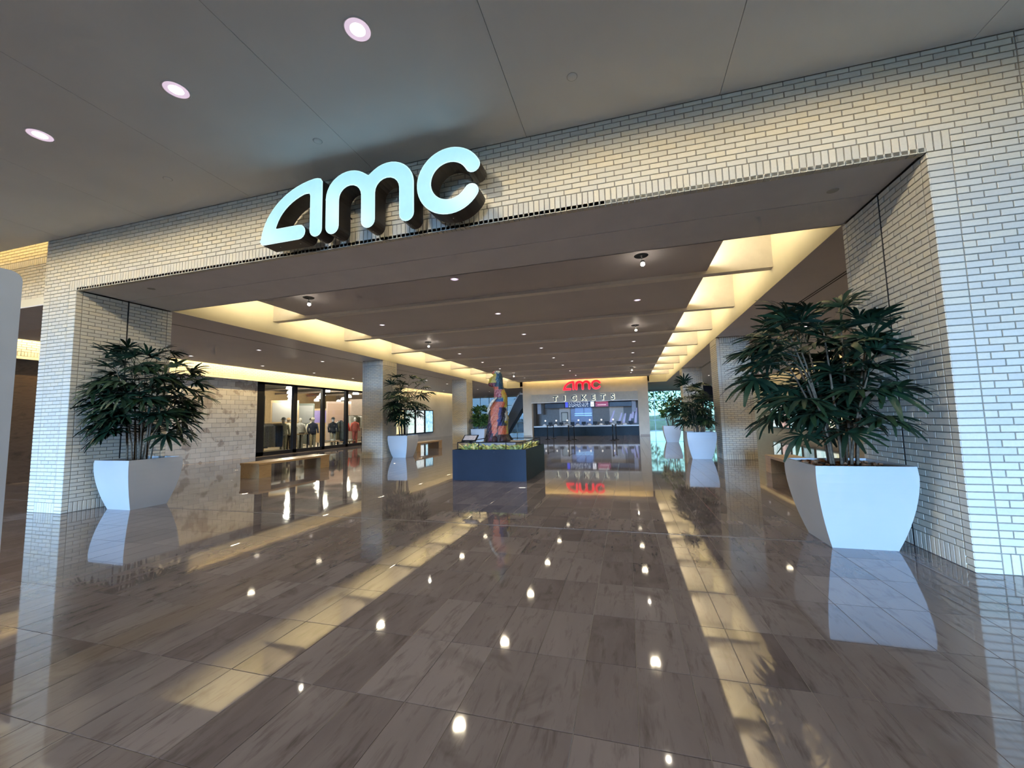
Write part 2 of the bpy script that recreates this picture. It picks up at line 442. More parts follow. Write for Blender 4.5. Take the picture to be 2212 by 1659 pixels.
# ------------------------------------------------------------------ floor
fl = MB().box(-33, 10.5, YBK - 0.5, YE + 0.3, -0.30, -0.003).build('floor', GROUT)
tag(fl, 'dark polished stone tile floor mirroring the hall', 'floor', kind='structure')
TX, TY, TW, TL = -0.015, 2.027, 0.2985, 0.5965
class FloorFace:
    a = 0.0
    def w(s, u, v, d=0.0): return (u, v, -d)
ff = FloorFace()
def lay_tiles():
    tiles = []
    i0 = math.ceil((WL - TX) / TW) - 1; i1 = int((WR - TX) / TW) + 1
    j0 = int((-9.0 - TY) / TL); j1 = int((YE - TY) / TL)
    for i in range(i0, i1):
        for j in range(j0, j1):
            x0, y0 = TX + i * TW, TY + j * TL
            y1 = y0 + TL
            if y0 < 5.54 < y1:
                tiles.append((x0, x0 + TW, y0, 5.527)); y0 = 5.553
            tiles.append((x0, x0 + TW, y0, y1))
    rank = []
    for k, (x0, x1, y0, y1) in enumerate(tiles):
        a = 0
        if y0 > 0.6:
            ps = [project((x, y, 0)) for x, y in ((x0, y0), (x1, y0), (x1, y1), (x0, y1))]
            if all(ps):
                cx = sum(p[0] for p in ps) / 4; cyy = sum(p[1] for p in ps) / 4
                if 0 < cx < FW and 0 < cyy < FH:
                    a = abs(sum(ps[q][0] * ps[(q + 1) % 4][1] - ps[(q + 1) % 4][0] * ps[q][1] for q in range(4))) / 2
        rank.append((a, k))
    rank.sort(reverse=True); single = set(k for a, k in rank[:300] if a > 0)
    mb = MB(); cache = {}
    J = 0.0032
    def geo(w, h):
        a, b, c = w / 2 - J / 2, h / 2 - J / 2, 0.0012
        vs = [(-a, -b, -0.02), (a, -b, -0.02), (a, b, -0.02), (-a, b, -0.02), (-a, -b, -c), (a, -b, -c), (a, b, -c), (-a, b, -c),
              (-a + c, -b + c, 0), (a - c, -b + c, 0), (a - c, b - c, 0), (-a + c, b - c, 0)]
        fs = [(8, 9, 10, 11)] + [f for i in range(4) for f in ((4 + i, 4 + (i + 1) % 4, 8 + (i + 1) % 4, 8 + i), (i, (i + 1) % 4, 4 + (i + 1) % 4, 4 + i))]
        return vs, fs
    for k, (x0, x1, y0, y1) in enumerate(tiles):
        w, h = x1 - x0, y1 - y0
        if h < 0.02: continue
        xc, yc = (x0 + x1) / 2, (y0 + y1) / 2
        if k in single:
            key = round(h, 3)
            if key not in cache: cache[key] = MB().add(*geo(w, h)).mesh('tile', TILE)
            inst('tile', cache[key], fl, (xc, yc, 0))
        else:
            vs, fs = geo(w, h); mb.add([(x + xc, y + yc, z) for x, y, z in vs], fs)
    tag(mb.build('tile_field', TILE, fl), kind='stuff')
lay_tiles()
MB().box(XL, XR, 5.529, 5.536, -0.02, 0.0006).box(XL, XR, 5.545, 5.551, -0.02, 0.0006).build('expansion_strip', plain('dull_metal', (0.22, 0.20, 0.19), 0.4, 0.5), fl)

em_ = MB().box(-12, 6, YBK + 0.3, -5.0, 0.0, 0.012).build('bounce_blocking_mat', plain('bounce_absorbing_charcoal', (0.022, 0.022, 0.024), 0.95, vary=0.2, scale=50, bump=0.3))  # unseen dark mat, added to soak up daylight bouncing off the floor
tag(em_, 'added dark floor mat behind the photographer, soaking up daylight bounce', 'mat')
# ------------------------------------------------------------------ concourse ceiling
ce = MB().box(-17.2, 10.4, YBK - 0.3, D + 0.02, CEIL + 0.03, CEIL + 0.12).build('ceiling', DARK)
tag(ce, 'flat grey concourse ceiling with long control joints', 'ceiling', kind='structure')
xs = [-3.342 + 2.2587 * k for k in range(-6, 7)]
xs = [-17.2] + [x for x in xs if -17 < x < 10] + [10.4]
for a, b in zip(xs[:-1], xs[1:]):
    MB().box(a + 0.003, b - 0.003, YBK - 0.3, D - 0.004, CEIL, CEIL + 0.03).build('panel', CEILP, ce)
MB().box(-17.2, LX0, D + 0.5, D + 0.55, SOF + 0.1, 5.6).build('cove_back', CREAM, ce)
MB().box(-17.2, LX0 + 0.01, D - 0.002, 6.0, 5.55, 5.65).build('cove_top', CREAM, ce)
# lintel over the opening left of the left pier
ll = MB().box(-17.2, LX0, 5.2 + g, DB, 4.07, 5.54).build('wall_front', MORTAR)
tag(ll, 'warmly lit cream brick lintel left of the left pier', 'wall', kind='structure')
lf = Face((0, 5.2, 0), 0)
z1 = 4.23
P = running(lf, -17.2, LX0 - 0.05, z1, 5.098 - 0.15) + soldiers(lf, -17.2, LX0 - 0.05, 5.098 - 0.15, 5.098) + running(lf, -17.2, LX0 - 0.05, 5.098, 5.5)
lay(ll, 'brick', P, BRICK)
MB().box(-17.2, LX0, 5.19, DB, 4.07, z1).build('edge_band', CREAM, ll)
MB().box(-17.2, LX0, 5.19, DB, 4.05, 4.07).build('soffit_board', SOFP, ll)

# building roof slab with its upper outer walls, closing the place against the sky
rf = MB().box(-34, 11, YBK - 0.6, YE + 0.6, 5.70, 5.95).build('roof', GREYP)
tag(rf, 'flat building roof above all the ceilings', 'roof', kind='structure')
MB().box(-34, 11, YBK - 0.6, YBK - 0.4, 4.9, 5.70).box(-34, 11, YE + 0.4, YE + 0.6, 4.05, 5.70).box(-34, -33.5, YBK - 0.6, YE + 0.6, -0.3, 5.70).box(10.5, 11, YBK - 0.6, YE + 0.6, -0.3, 5.70).build('parapet_wall', GREYP, rf)
MB().box(-17.3, LX0, D - 0.02, D - 0.002, CEIL + 0.12, 5.70).build('cove_closer', CREAM, rf)
# ------------------------------------------------------------------ hall ceiling with cross beams and the two light slots
YB0 = 9.07
beams_y = [YB0 + 3.03 * k for k in range(8)]
hc = MB().box(PL, PR, DB, 32.15, PAN, PAN + 0.12).build('ceiling', HALLC)
tag(hc, 'grey hall ceiling crossed by slim beams between the two bright slots', 'ceiling', kind='structure')
for y in beams_y:
    MB().box(PL, PR, y, y + 0.20, BEAM, PAN + 0.01).box(PR, XR + 0.01, y, y + 0.20, BEAM, 5.35).box(XL - 0.01, PL, y, y + 0.20, BEAM, 5.35).build('beam', BEAMP, hc)
MB().box(PR - 0.35, PR - 0.30, DB, 32.15, PAN + 0.1, 5.4).build('slot_upstand', CREAM, hc)
MB().box(PL + 0.30, PL + 0.35, DB, 32.15, PAN + 0.1, 5.4).build('slot_upstand', CREAM, hc)
MB().box(PR - 0.35, XR + 0.05, DB, YT + 0.5, 5.40, 5.45).build('slot_roof', CREAM, hc)
MB().box(XL - 0.05, PL + 0.35, DB, YT + 0.5, 5.40, 5.45).build('slot_roof', CREAM, hc)
MB().box(PL - 0.1, PR + 0.1, 32.15, YT + 0.1, 5.0, 5.05).build('cove_top', CREAM, hc)
MB().box(PL - 0.1, PR + 0.1, 32.14, 32.15, PAN, 5.0).build('cove_back', CREAM, hc)
MB().box(XL - 0.05, XR + 0.05, DB - 0.02, DB, SOF, 5.45).build('slot_end', CREAM, hc)
MB().box(PR, XR + 0.02, YT + 0.0, YT + 0.1, SOF, 5.45).box(XL - 0.02, PL, YT + 0.0, YT + 0.1, SOF, 5.45).build('slot_end', CREAM, hc)
# aisle ceilings (their inner faces are the outer faces of the slots)
ar = MB().box(XR, 9.42, DB, YE + 0.45, SOF, 5.45).build('ceiling', HALLC)
ar.data.materials.append(CREAM); ar.data.polygons[5].material_index = 1
tag(ar, 'low grey ceiling over the right aisle behind the tall palm', 'ceiling', kind='structure')
al = MB().box(-16.38, XL, DB, YE + 0.45, SOF, 5.45).build('ceiling', HALLC)
al.data.materials.append(CREAM); al.data.polygons[3].material_index = 1
tag(al, 'low grey ceiling over the left aisle before the shop', 'ceiling', kind='structure')
MB().box(9.42, WR + 0.1, DB, YE + 0.45, 4.55, 4.6).build('cove_top', CREAM, ar)
MB().box(-16.8, -16.38, DB, YE + 0.45, 4.55, 4.6).build('cove_top', CREAM, al)
bk = MB().box(XL + 0.001, XR - 0.001, YT + 0.1, YE + 0.45, SOF + 0.0, SOF + 0.1).build('ceiling', HALLC)
tag(bk, 'grey ceiling of the lobby beyond the ticket counter', 'ceiling', kind='structure')
# linear air diffusers
def diffuser(x, y0, y1, label, slots):
    o = empty('linear_diffuser', (x, (y0 + y1) / 2, SOF), label, 'air vent', 'linear air diffusers')
    for k, dx in enumerate(slots):
        MB().box(dx - 0.016, dx + 0.016, -(y1 - y0) / 2, (y1 - y0) / 2, -0.004, 0.0).build('slot', DARK, o)
    w = max(abs(s) for s in slots) + 0.03
    MB().box(-w, w, -(y1 - y0) / 2, (y1 - y0) / 2, -0.002, 0.0).build('frame', HALLC, o)
diffuser(-10.86, DB + 0.05, 15.3, 'long dark slot diffuser in the left aisle ceiling before the first column', (0.0,))
diffuser(-10.86, 15.8, 24.4, 'long dark slot diffuser in the left aisle ceiling past the first column', (0.0,))
diffuser(4.02, DB + 0.05, 15.3, 'twin slot diffuser in the right aisle ceiling before the first column', (-0.035, 0.035))
diffuser(4.02, 15.8, 24.4, 'twin slot diffuser in the right aisle ceiling past the first column', (-0.035, 0.035))

# ------------------------------------------------------------------ columns
def column(x0, x1, y0, label):
    y1 = y0 + 1.05
    c = MB().box(x0 + g, x1 - g, y0 + g, y1 - g, 0, SOF).build('column', MORTAR)
    tag(c, label, 'column', 'brick columns of the hall', 'structure')
    faces = [(Face((0, y0, 0), 0), x0, x1), (Face((x1, 0, 0), PI / 2), y0, y1), (Face((x0, 0, 0), -PI / 2), -y1, -y0), (Face((0, y1, 0), PI), -x1, -x0)]
    P = []
    zb = BZ + 3 * BC; zt = SOF - 0.2
    for fc, a, b in faces:
        P += stack(fc, a, a + 0.10, BZ, SOF) + stack(fc, b - 0.10, b, BZ, SOF)
        P += soldiers(fc, a + 0.10, b - 0.10, BZ, zb) + running(fc, a + 0.10, b - 0.10, zb, zt) + soldiers(fc, a + 0.10, b - 0.10, zt, SOF)
    lay(c, 'brick', P, BRICK, limit=0)
column(-10.65, XL, 14.5, 'cream brick column left of the statue, first in its row')
column(-10.65, XL, 23.55, 'cream brick column left of the statue, farther in its row')
column(XR, 3.98, 14.72, 'cream brick column right of the ticket hall, first in its row')
column(XR, 3.98, 23.55, 'cream brick column right of the ticket hall, farther in its row')

# ------------------------------------------------------------------ side walls
wa = MB().box(WL - 0.3, WL - 0.012, 9.0, 14.93, 0, 3.6).build('wall_left', MORTAR)
tag(wa, 'grey block wall with brown leaf-shaped stains left of the shop', 'wall', kind='structure')
lay(wa, 'block', running(Face((WL, 0, 0), PI / 2), 9.0, 14.93, 0.0, 3.6, 0, 0, 0.40, 0.20), BLOCK, joint=0.008, depth=0.02, rest='blockwork')
wm = MB().box(WL - 0.3, WL, YBK, 9.0, 0, 3.6).build('wall_left', MARBLE)
tag(wm, 'dark brown stone wall glimpsed behind the left pier', 'wall', kind='structure')
wb = MB().box(-17.0, WL + 0.10 - g, YBK, 24.8, 3.6, 5.6).build('wall_left', MORTAR)
tag(wb, 'glowing yellow brick band above the shopfront', 'wall', kind='structure')
bf = Face((WL + 0.10, 0, 0), PI / 2)
P = soldiers(bf, 5.5, 24.8, 3.6, 3.73) + running(bf, 5.5, 24.8, 3.73, 4.5)
lay(wb, 'brick', P, BRICK, limit=0)
MB().box(-16.95, WL + 0.105, 5.0, 24.8, 3.52, 3.6).build('edge_band', CREAM, wb)
wc = MB().box(-16.9, WL + 0.05, 24.8, YE + 0.2, 0, 4.6).build('wall_left', GREYP)
tag(wc, 'plain plaster wall carrying lit posters beyond the left column', 'wall', kind='structure')
MB().box(WL + 0.05, WL + 0.065, 24.8, YE, 0, 0.12).build('baseboard', GREYP, wc)
wd = MB().box(WR, WR + 0.3, DB, YE + 0.2, 0, 4.6).build('wall_right', GREYP)
tag(wd, 'plain plaster wall carrying lit posters behind the right palm', 'wall', kind='structure')
MB().box(WR - 0.015, WR, DB, YE, 0, 0.12).build('baseboard', GREYP, wd)
we = MB().box(10.1, 10.4, YBK - 0.2, D, 0, 5.2).build('wall_right', CREAM)
tag(we, 'cream side wall of the concourse outside the picture', 'wall', kind='structure')
# store shell behind the shopfront
st = empty('shop_interior', (0, 0, 0), 'shop interior walls, floor and exposed ceiling behind the glass', 'wall', kind='structure')
SHOPW = plain('shop_tan_wall', (0.50, 0.36, 0.20), 0.7); SHOPF = plain('shop_floor', (0.45, 0.37, 0.27), 0.35); SHOPC = plain('shop_dark_ceiling', (0.06, 0.06, 0.058), 0.8)
SHOPB = plain('shop_taupe_board', (0.27, 0.215, 0.185), 0.6)
MB().box(-33, -32.8, 12, 40, 0, 5).build('shell_side', SHOPW, st)
MB().box(-33, -16.95, 39.8, 40, 0, 5).build('shell_side', SHOPB, st)
MB().box(-33, -16.95, 12, 12.2, 0, 5).build('shell_side', SHOPW, st)
MB().box(-33, -16.95, 12.2, 39.8, -0.002, 0.03).build('shop_floor', SHOPF, st)
MB().box(-33, -16.95, 12.2, 39.8, 4.7, 4.8).build('shop_ceiling', SHOPC, st)
for k in range(6): MB().tube([(-32.5, 15 + 4 * k, 4.4), (-17.2, 15 + 4 * k, 4.4)], 0.09, 8).build('duct', SHOPB, st)
# far glazing on both sides of the ticket block, glazing behind the photographer
def glazing(name, x0, x1, y, z0, z1, nx, zs, gm, label, mat=BLACK, w=0.05, solid_above=True):
    o = empty(name, (0, 0, 0), label, 'window', kind='structure')
    for k in range(nx + 1):
        x = x0 + (x1 - x0) * k / nx
        MB().box(x - w / 2, x + w / 2, y - 0.05, y + 0.05, z0, z1).build('mullion', mat, o)
    for z in [z0 + w / 2] + list(zs) + [z1 - w / 2]:
        MB().box(x0, x1, y - 0.045, y + 0.045, z - w / 2, z + w / 2).build('transom', mat, o)
    for k in range(nx):
        a = x0 + (x1 - x0) * k / nx; b = x0 + (x1 - x0) * (k + 1) / nx
        MB().box(a + w / 2, b - w / 2, y - 0.004, y + 0.004, z0 + w, z1 - w).build('pane', gm, o)
    return o
ALU = plain('pale_aluminium', (0.45, 0.55, 0.56), 0.4, 0.4)
glazing('window_1', 1.6, WR, YE, 0.0, 3.9, 8, (1.05, 2.95), TINTG, 'bright aqua glazed entrance wall right of the ticket counter', ALU)
glazing('window_2', -16.65, -8.3, YE, 0.0, 3.9, 8, (1.05, 2.95), BLUEG, 'blue glazed wall behind the statue left of the ticket counter', ALU)
o = MB().box(1.6, WR + 0.2, YE - 0.1, YE + 0.1, 3.9, 4.62).box(-16.9, -8.3, YE - 0.1, YE + 0.1, 3.9, 4.62).box(-8.3, 1.6, YE - 0.1, YE + 0.1, 0, 4.62).build('wall_back', GREYP)
tag(o, 'grey end wall around the far glazing behind the ticket block', 'wall', kind='structure')
gb = glazing('window_3', -7.0, 0.3, YBK, 0.1, 4.6, 6, (2.6,), glass('clear_window_glass', (0.97, 0.985, 0.99)), 'tall glazed mall entrance behind the photographer', BLACK, 0.06)
o = MB().box(-17.2, 10.4, YBK - 0.1, YBK + 0.1, 4.6, 5.2).box(-17.2, -7.0, YBK - 0.1, YBK + 0.1, 0, 4.6).box(0.3, 10.4, YBK - 0.1, YBK + 0.1, 0, 4.6).box(-7, 0.3, YBK - 0.1, YBK + 0.1, 0, 0.1).build('wall_back', CREAM)
tag(o, 'cream wall around the entrance glazing behind the photographer', 'wall', kind='structure')
GRND = plain('pavement', (0.11, 0.11, 0.105), 0.8)
o = MB().box(-2500, 2500, -4000, YBK - 0.5, -0.4, -0.1).build('ground', GRND); tag(o, 'pale paving outside the entrance glazing', 'ground', kind='structure')
o = MB().box(-2500, 2500, YE + 0.4, 4000, -0.4, -0.1).build('ground', GRND); tag(o, 'pale paving outside the far glazing', 'ground', kind='structure')

ORD = ['first', 'second', 'third', 'fourth', 'fifth', 'sixth', 'seventh', 'eighth', 'ninth', 'tenth', 'eleventh', 'twelfth'] + ['thirteenth', 'fourteenth', 'fifteenth', 'sixteenth', 'seventeenth', 'eighteenth', 'nineteenth', 'twentieth'] + ['twenty-' + w for w in ('first', 'second', 'third', 'fourth', 'fifth', 'sixth', 'seventh', 'eighth', 'ninth')]
# ------------------------------------------------------------------ recessed downlights and spotlights
LENS = emit('downlight_lens', (1.0, 0.90, 0.97), 5.0)
LENSW = emit('warm_downlight_lens', (1.0, 0.93, 0.86), 3.0)
REFL = emit('downlight_reflector', (0.80, 0.62, 0.78), 0.75, (0.6, 0.55, 0.6))
_tr = MB().lathe([(0.100, 0), (0.112, -0.006), (0.118, -0.004), (0.118, 0.0)], 32, cap=False).mesh('trim_ring', TRIMW, True)
_re = MB().lathe([(0.060, -0.0015), (0.102, -0.0025)], 32, cap=False).mesh('reflector', REFL, True)
def _lensmesh(m): return MB().lathe([(0.0005, -0.012), (0.030, -0.010), (0.055, -0.004), (0.062, -0.001)], 32, cap=False).mesh('lens', m, True)
_le, _lw = _lensmesh(LENS), _lensmesh(LENSW)
def downlight(x, y, z, s, power, label, group, lens=_le, color=(1, 0.86, 0.60), angle=155, blend=1.0):
    o = empty('ceiling_downlight', (x, y, z), label, 'light', group)
    for nm, me in (('trim_ring', _tr), ('reflector', _re), ('lens', lens)): inst(nm, me, o, sc=s)
    if power:
        l = bpy.data.lights.new('downlight_beam', 'SPOT'); l.energy = power; l.color = color; l.spot_size = math.radians(angle); l.spot_blend = blend; l.shadow_soft_size = 0.10
        lo = bpy.data.objects.new('downlight_beam', l); col.objects.link(lo); lo.parent = o; lo.location = (0, 0, -0.03)
    return o
lab3 = {-6.79: 'pinkish round downlight in the concourse ceiling, smallest of three in a row', -4.51: 'pinkish round downlight in the concourse ceiling, middle of three in a row', -2.23: 'bright round downlight in the concourse ceiling, largest of three in a row'}
for k in range(-4, 4):
    x = -4.51 + 2.28 * k
    key = min(lab3, key=lambda q: abs(q - x))
    if abs(key - x) < 0.1: downlight(x, 2.92, CEIL, 1.12, 125, lab3[key], 'concourse downlights', angle=177, blend=0.25)
    else: downlight(x, 2.92, CEIL, 1.12, 125, f'round concourse downlight outside the picture, {ORD[k + 4]} of its row', 'concourse downlights', angle=177, blend=0.25)
for j in range(3):  # unseen rows added behind the camera to fill the concourse with light
    for k in range(-4, 4):
        downlight(-4.51 + 2.28 * k, -2.0 - 4.92 * j, CEIL, 1.12, 125, f'added unseen fill downlight behind the photographer, {ORD[j]} row, {ORD[k + 4]} from the left', 'concourse downlights')
for x, lb in ((-3.66, 'small pale round cover cap on the ceiling above the glowing letters'), (-0.40, 'small grey round cover cap on the ceiling right of the letters'), (-6.30, 'small grey round cover cap on the ceiling left of the letters')):
    o = empty('round_cover_cap', (x, 4.03, CEIL), lb, 'cover cap')
    MB().lathe([(0.0005, -0.012), (0.04, -0.011), (0.048, -0.006), (0.050, 0)], 24, cap=False).build('cap', CEILP if x != -3.66 else TRIMW, o, smooth=True)
    MB().lathe([(0.050, -0.002), (0.056, -0.003), (0.058, 0)], 24, cap=False).build('rim', GREYP, o, smooth=True)

HX = (-7.23, -3.43, 0.39); HY = [7.77 + 3.03 * k for k in range(8)]
PURP = emit('violet_lens', (0.62, 0.52, 1.0), 3.0); _lp = _lensmesh(PURP)
BULB = emit('halogen_bulb', (1.0, 0.90, 0.72), 60.0)
def spotlight(x, y, label):
    o = empty('ceiling_spotlight', (x, y, PAN), label, 'spotlight', 'accent spotlights of the hall ceiling')
    MB().lathe([(0.11, 0), (0.125, -0.008), (0.13, 0)], 24, cap=False).lathe([(0.02, -0.002), (0.11, -0.003)], 24, cap=False).build('canopy_plate', BLACK, o, smooth=True)
    MB().tube([(0, 0, -0.005), (0.02, 0, -0.10)], 0.012, 8).build('stem', STEEL, o, smooth=True)
    MB().lathe([(0.020, -0.09), (0.040, -0.11), (0.048, -0.138), (0.046, -0.14)], 20, (0.02, 0, 0), cap=False).build('lamp_head', STEEL, o, smooth=True)
    MB().lathe([(0.001, -0.20), (0.025, -0.195), (0.040, -0.175), (0.030, -0.15), (0.001, -0.14)], 16, (0.02, 0, 0), cap=False).build('bulb', BULB, o, smooth=True)
    l = bpy.data.lights.new('spotlight_beam', 'SPOT'); l.energy = 130; l.color = (1, 0.85, 0.65); l.spot_size = math.radians(80); l.spot_blend = 0.5; l.shadow_soft_size = 0.04
    lo = bpy.data.objects.new('spotlight_beam', l); col.objects.link(lo); lo.parent = o; lo.location = (0.02, 0, -0.22)
    lo.rotation_euler = (0, math.radians(18 if x < -3 else -18), 0)
for j, y in enumerate(HY):
    for x in HX:
        if j in (0, 2, 6) and x != HX[1]:
            side = 'left' if x < -3 else 'right'; nth = {0: 'nearest', 2: 'second', 6: 'farthest'}[j]
            spotlight(x, y, f'lit accent spotlight on the {side} of the hall ceiling, {nth} of three')
        else:
            if j == 0: lb, ln = 'violet round downlight nearest the portal in the hall ceiling', _lp
            elif j == 1 and x == HX[2]: lb, ln = 'violet round downlight in front of the second right spotlight', _lp
            else:
                lb, ln = 'small white downlight in the ' + {HX[0]: 'left', HX[1]: 'middle', HX[2]: 'right'}[x] + f' row of the hall ceiling, {ORD[j]} bay from the portal', _lw
            downlight(x, y, PAN, 0.8, 185, lb, 'hall ceiling downlights', ln)
for k_, y in enumerate(7.8 + 3.03 * k for k in range(11)):
    for x in (-15.27, -12.12): downlight(x, y, SOF, 0.75, 80, 'small white downlight in the left aisle ceiling, ' + ('wall row' if x < -14 else 'column row') + f', {ORD[k_]} from the portal', 'left aisle downlights', _lw)
    for x in (5.3, 8.3): downlight(x, y, SOF, 0.75, 80, 'small white downlight in the right aisle ceiling, ' + ('wall row' if x > 7 else 'column row') + f', {ORD[k_]} from the portal', 'right aisle downlights', _lw)

# ------------------------------------------------------------------ letter signs (the three-letter cinema logo, twice)
def arc(cx, cz, r, a0, a1, n, rz=None):
    rz = rz or r
    return [(cx + r * math.cos(math.radians(a0 + (a1 - a0) * k / n)), cz + rz * math.sin(math.radians(a0 + (a1 - a0) * k / n))) for k in range(n + 1)]
# outlines in sign units: width 3.40, height 0.83, baseline 0, measured on the big sign
def outline_a():
    o = [(0.02, 0.02), (0.0, 0.07)]
    o += arc(1.03, 0.0, 1.02, 174, 96, 14, 0.84)
    o += [(0.98, 0.832), (1.03, 0.815), (1.06, 0.77)]
    o += arc(0.96, 0.10, 0.10, 0, -180, 10)
    o += [(0.86, 0.60), (0.845, 0.635), (0.80, 0.64)]
    o += arc(0.98, 0.10, 0.72, 108, 164, 9, 0.565)
    o += [(0.275, 0.225), (0.29, 0.21), (0.66, 0.21)]
    o += arc(0.68, 0.105, 0.104, 90, -90, 8)
    o += [(0.05, 0.0)]
    return o
def outline_m():
    o = [(1.12, 0.10), (1.12, 0.52)]
    o += arc(1.49, 0.50, 0.37, 180, 55, 12, 0.335)
    o += [(1.79, 0.715)]
    o += arc(2.09, 0.50, 0.37, 125, 0, 12, 0.335)
    o += arc(2.355, 0.10, 0.105, 0, -180, 9)
    o += [(2.25, 0.46)]
    o += arc(2.07, 0.46, 0.18, 0, 180, 10, 0.17)
    o += [(1.89, 0.10)]
    o += arc(1.785, 0.10, 0.105, 0, -180, 9)
    o += [(1.68, 0.46)]
    o += arc(1.505, 0.46, 0.175, 0, 180, 10, 0.17)
    o += [(1.33, 0.10)]
    o += arc(1.225, 0.10, 0.105, 0, -180, 9)
    return o[:-1]
def outline_c():
    cx, cz, R, r = 2.95, 0.42, 0.445, 0.25
    m = (R + r) / 2; h = (R - r) / 2
    a = 22
    o = arc(cx, cz, R, a + 4, 360 - a - 12, 40, 0.43)
    ex, ez = cx + m * math.cos(math.radians(-a - 12)), cz + m * 0.97 * math.sin(math.radians(-a - 12))
    o += arc(ex, ez, h, -a - 12, -a - 12 + 180, 8)[1:-1]
    o += arc(cx, cz, r, 360 - a - 12, a + 4, 36, 0.24)
    sx, sz = cx + m * math.cos(math.radians(a + 4)), cz + m * 0.97 * math.sin(math.radians(a + 4))
    o += arc(sx, sz, h, a + 4 + 180, a + 4 + 360, 8)[1:-1]
    return o
def inset(o, d):
    n = len(o); out = []
    ar_ = sum(o[k][0] * o[(k + 1) % n][1] - o[(k + 1) % n][0] * o[k][1] for k in range(n)); sg = 1 if ar_ > 0 else -1
    for k in range(n):
        p, q, r = Vector(o[k - 1]), Vector(o[k]), Vector(o[(k + 1) % n])
        a = (q - p).normalized() if (q - p).length > 1e-6 else Vector((1, 0)); b = (r - q).normalized() if (r - q).length > 1e-6 else a
        t = a + b
        t = t.normalized() if t.length > 1e-3 else a
        out.append(tuple(q + d * sg * Vector((-t.y, t.x))))
    return out
def prism_poly(mb, o, y0, y1, mi=0):
    from mathutils.geometry import tessellate_polygon
    n = len(o); tri = tessellate_polygon([[Vector((x, z, 0)) for x, z in o]])
    vs = [(x, y0, z) for x, z in o] + [(x, y1, z) for x, z in o]
    fs = []
    for t in tri:
        a, b, c = t
        s = (o[b][0] - o[a][0]) * (o[c][1] - o[a][1]) - (o[c][0] - o[a][0]) * (o[b][1] - o[a][1])
        if s < 0: a, b, c = a, c, b
        fs.append((a, b, c)); fs.append((c + n, b + n, a + n))
    ar_ = sum(o[k][0] * o[(k + 1) % n][1] - o[(k + 1) % n][0] * o[k][1] for k in range(n))
    for k in range(n):
        j = (k + 1) % n
        fs.append((k, k + n, j + n, j) if ar_ > 0 else (j, j + n, k + n, k))
    mb.add(vs, fs, mi); return mb
LETFACE = emit('pale_blue_letter_face', (0.34, 0.73, 1.0), 0.98)
LETEDGE = emit('white_letter_edge', (0.50, 0.88, 1.0), 1.05)
BRONZE = plain('dark_bronze', (0.035, 0.028, 0.022), 0.4, 0.4)
REDF = emit('red_letter_face', (1.0, 0.004, 0.015), 1.3, (0.5, 0.01, 0.02)); REDE = emit('red_letter_rim', (1.0, 0.07, 0.09), 1.4, (0.5, 0.02, 0.02)); REDS = plain('dark_red_return', (0.25, 0.01, 0.01), 0.4)
def letter_sign(x0, z0, sc, yf, yb, label, fm, em, sm, wall_y, edge):
    root = empty('letter_sign', (x0, yf, z0), label, 'sign')
    for nm, ofn in (('a', outline_a), ('m', outline_m), ('c', outline_c)):
        o = [(x * sc, z * sc) for x, z in ofn()]
        cc = prism_poly(MB(), o, 0.012, yb - yf).build('letter', sm, root)
        fo = inset(o, edge)
        prism_poly(MB(), o, 0.006, 0.012).build('edge_trim', em, cc)
        prism_poly(MB(), fo, 0.0, 0.006).build('face', fm, cc)
        for px_, pz_ in {'a': ((0.10, 0.10), (0.96, 0.5)), 'm': ((1.225, 0.4), (2.355, 0.4)), 'c': ((2.60, 0.42), (2.95, 0.07))}[nm]:
            MB().tube([(px_ * sc, yb - yf - 0.01, pz_ * sc), (px_ * sc, wall_y - yf, pz_ * sc)], 0.012 * sc, 6).build('mounting_pin', sm, cc)
        for px_ in {'a': (0.25, 0.60, 0.96), 'm': (1.225, 1.785, 2.355), 'c': (2.95,)}[nm]:
            zz = {'a': 0.0, 'm': -0.003, 'c': -0.008}[nm] * sc
            MB().tube([(px_ * sc, (yb - yf) * 0.5, zz + 0.01), (px_ * sc, (yb - yf) * 0.5, zz - 0.004)], 0.006 * sc, 6).build('screw', STEEL, cc)
    return root
letter_sign(-4.94, 4.03, 1.0, 4.37, 4.62, 'large pale blue glowing three-letter sign on the brick lintel', LETFACE, LETEDGE, BRONZE, D, 0.014)
letter_sign(-4.91, 3.66, 0.90, YT - 0.20, YT - 0.07, 'red glowing three-letter sign above the ticket counter', REDF, REDE, REDS, YT, 0.035)

# ------------------------------------------------------------------ ticket block
tk = MB().box(-8.3, -7.55, YT, YT + 0.5, 0, PAN + 0.5).box(0.85, 1.62, YT, YT + 0.5, 0, PAN + 0.5).box(-7.55, 0.85, YT, YT + 0.5, 3.42, PAN + 0.5).build('wall_back', TAUPE)
tag(tk, 'taupe plaster ticket wall framing the counter opening', 'wall', kind='structure')
MB().box(-7.62, -7.55, YT - 0.03, YT, 0, 3.45).box(0.85, 0.92, YT - 0.03, YT, 0, 3.45).box(-7.62, 0.92, YT - 0.03, YT, 3.42, 3.5).build('frame', TAUPE, tk)
for x0, x1 in ((-8.3, -7.62), (0.92, 1.62)): MB().box(x0, x1, YT - 0.012, YT, 0, 0.10).build('baseboard', plain('base_tan', (0.36, 0.28, 0.2), 0.5), tk)
tr = empty('wall_back', (0, 0, 0), 'dim room behind the ticket counter', 'wall', kind='structure')
TW_ = plain('ticket_grey_wall', (0.20, 0.20, 0.19), 0.6); TWL = plain('ticket_pale_panel', (0.50, 0.47, 0.42), 0.6); TWB = plain('ticket_blue_wall', (0.22, 0.27, 0.42), 0.4)
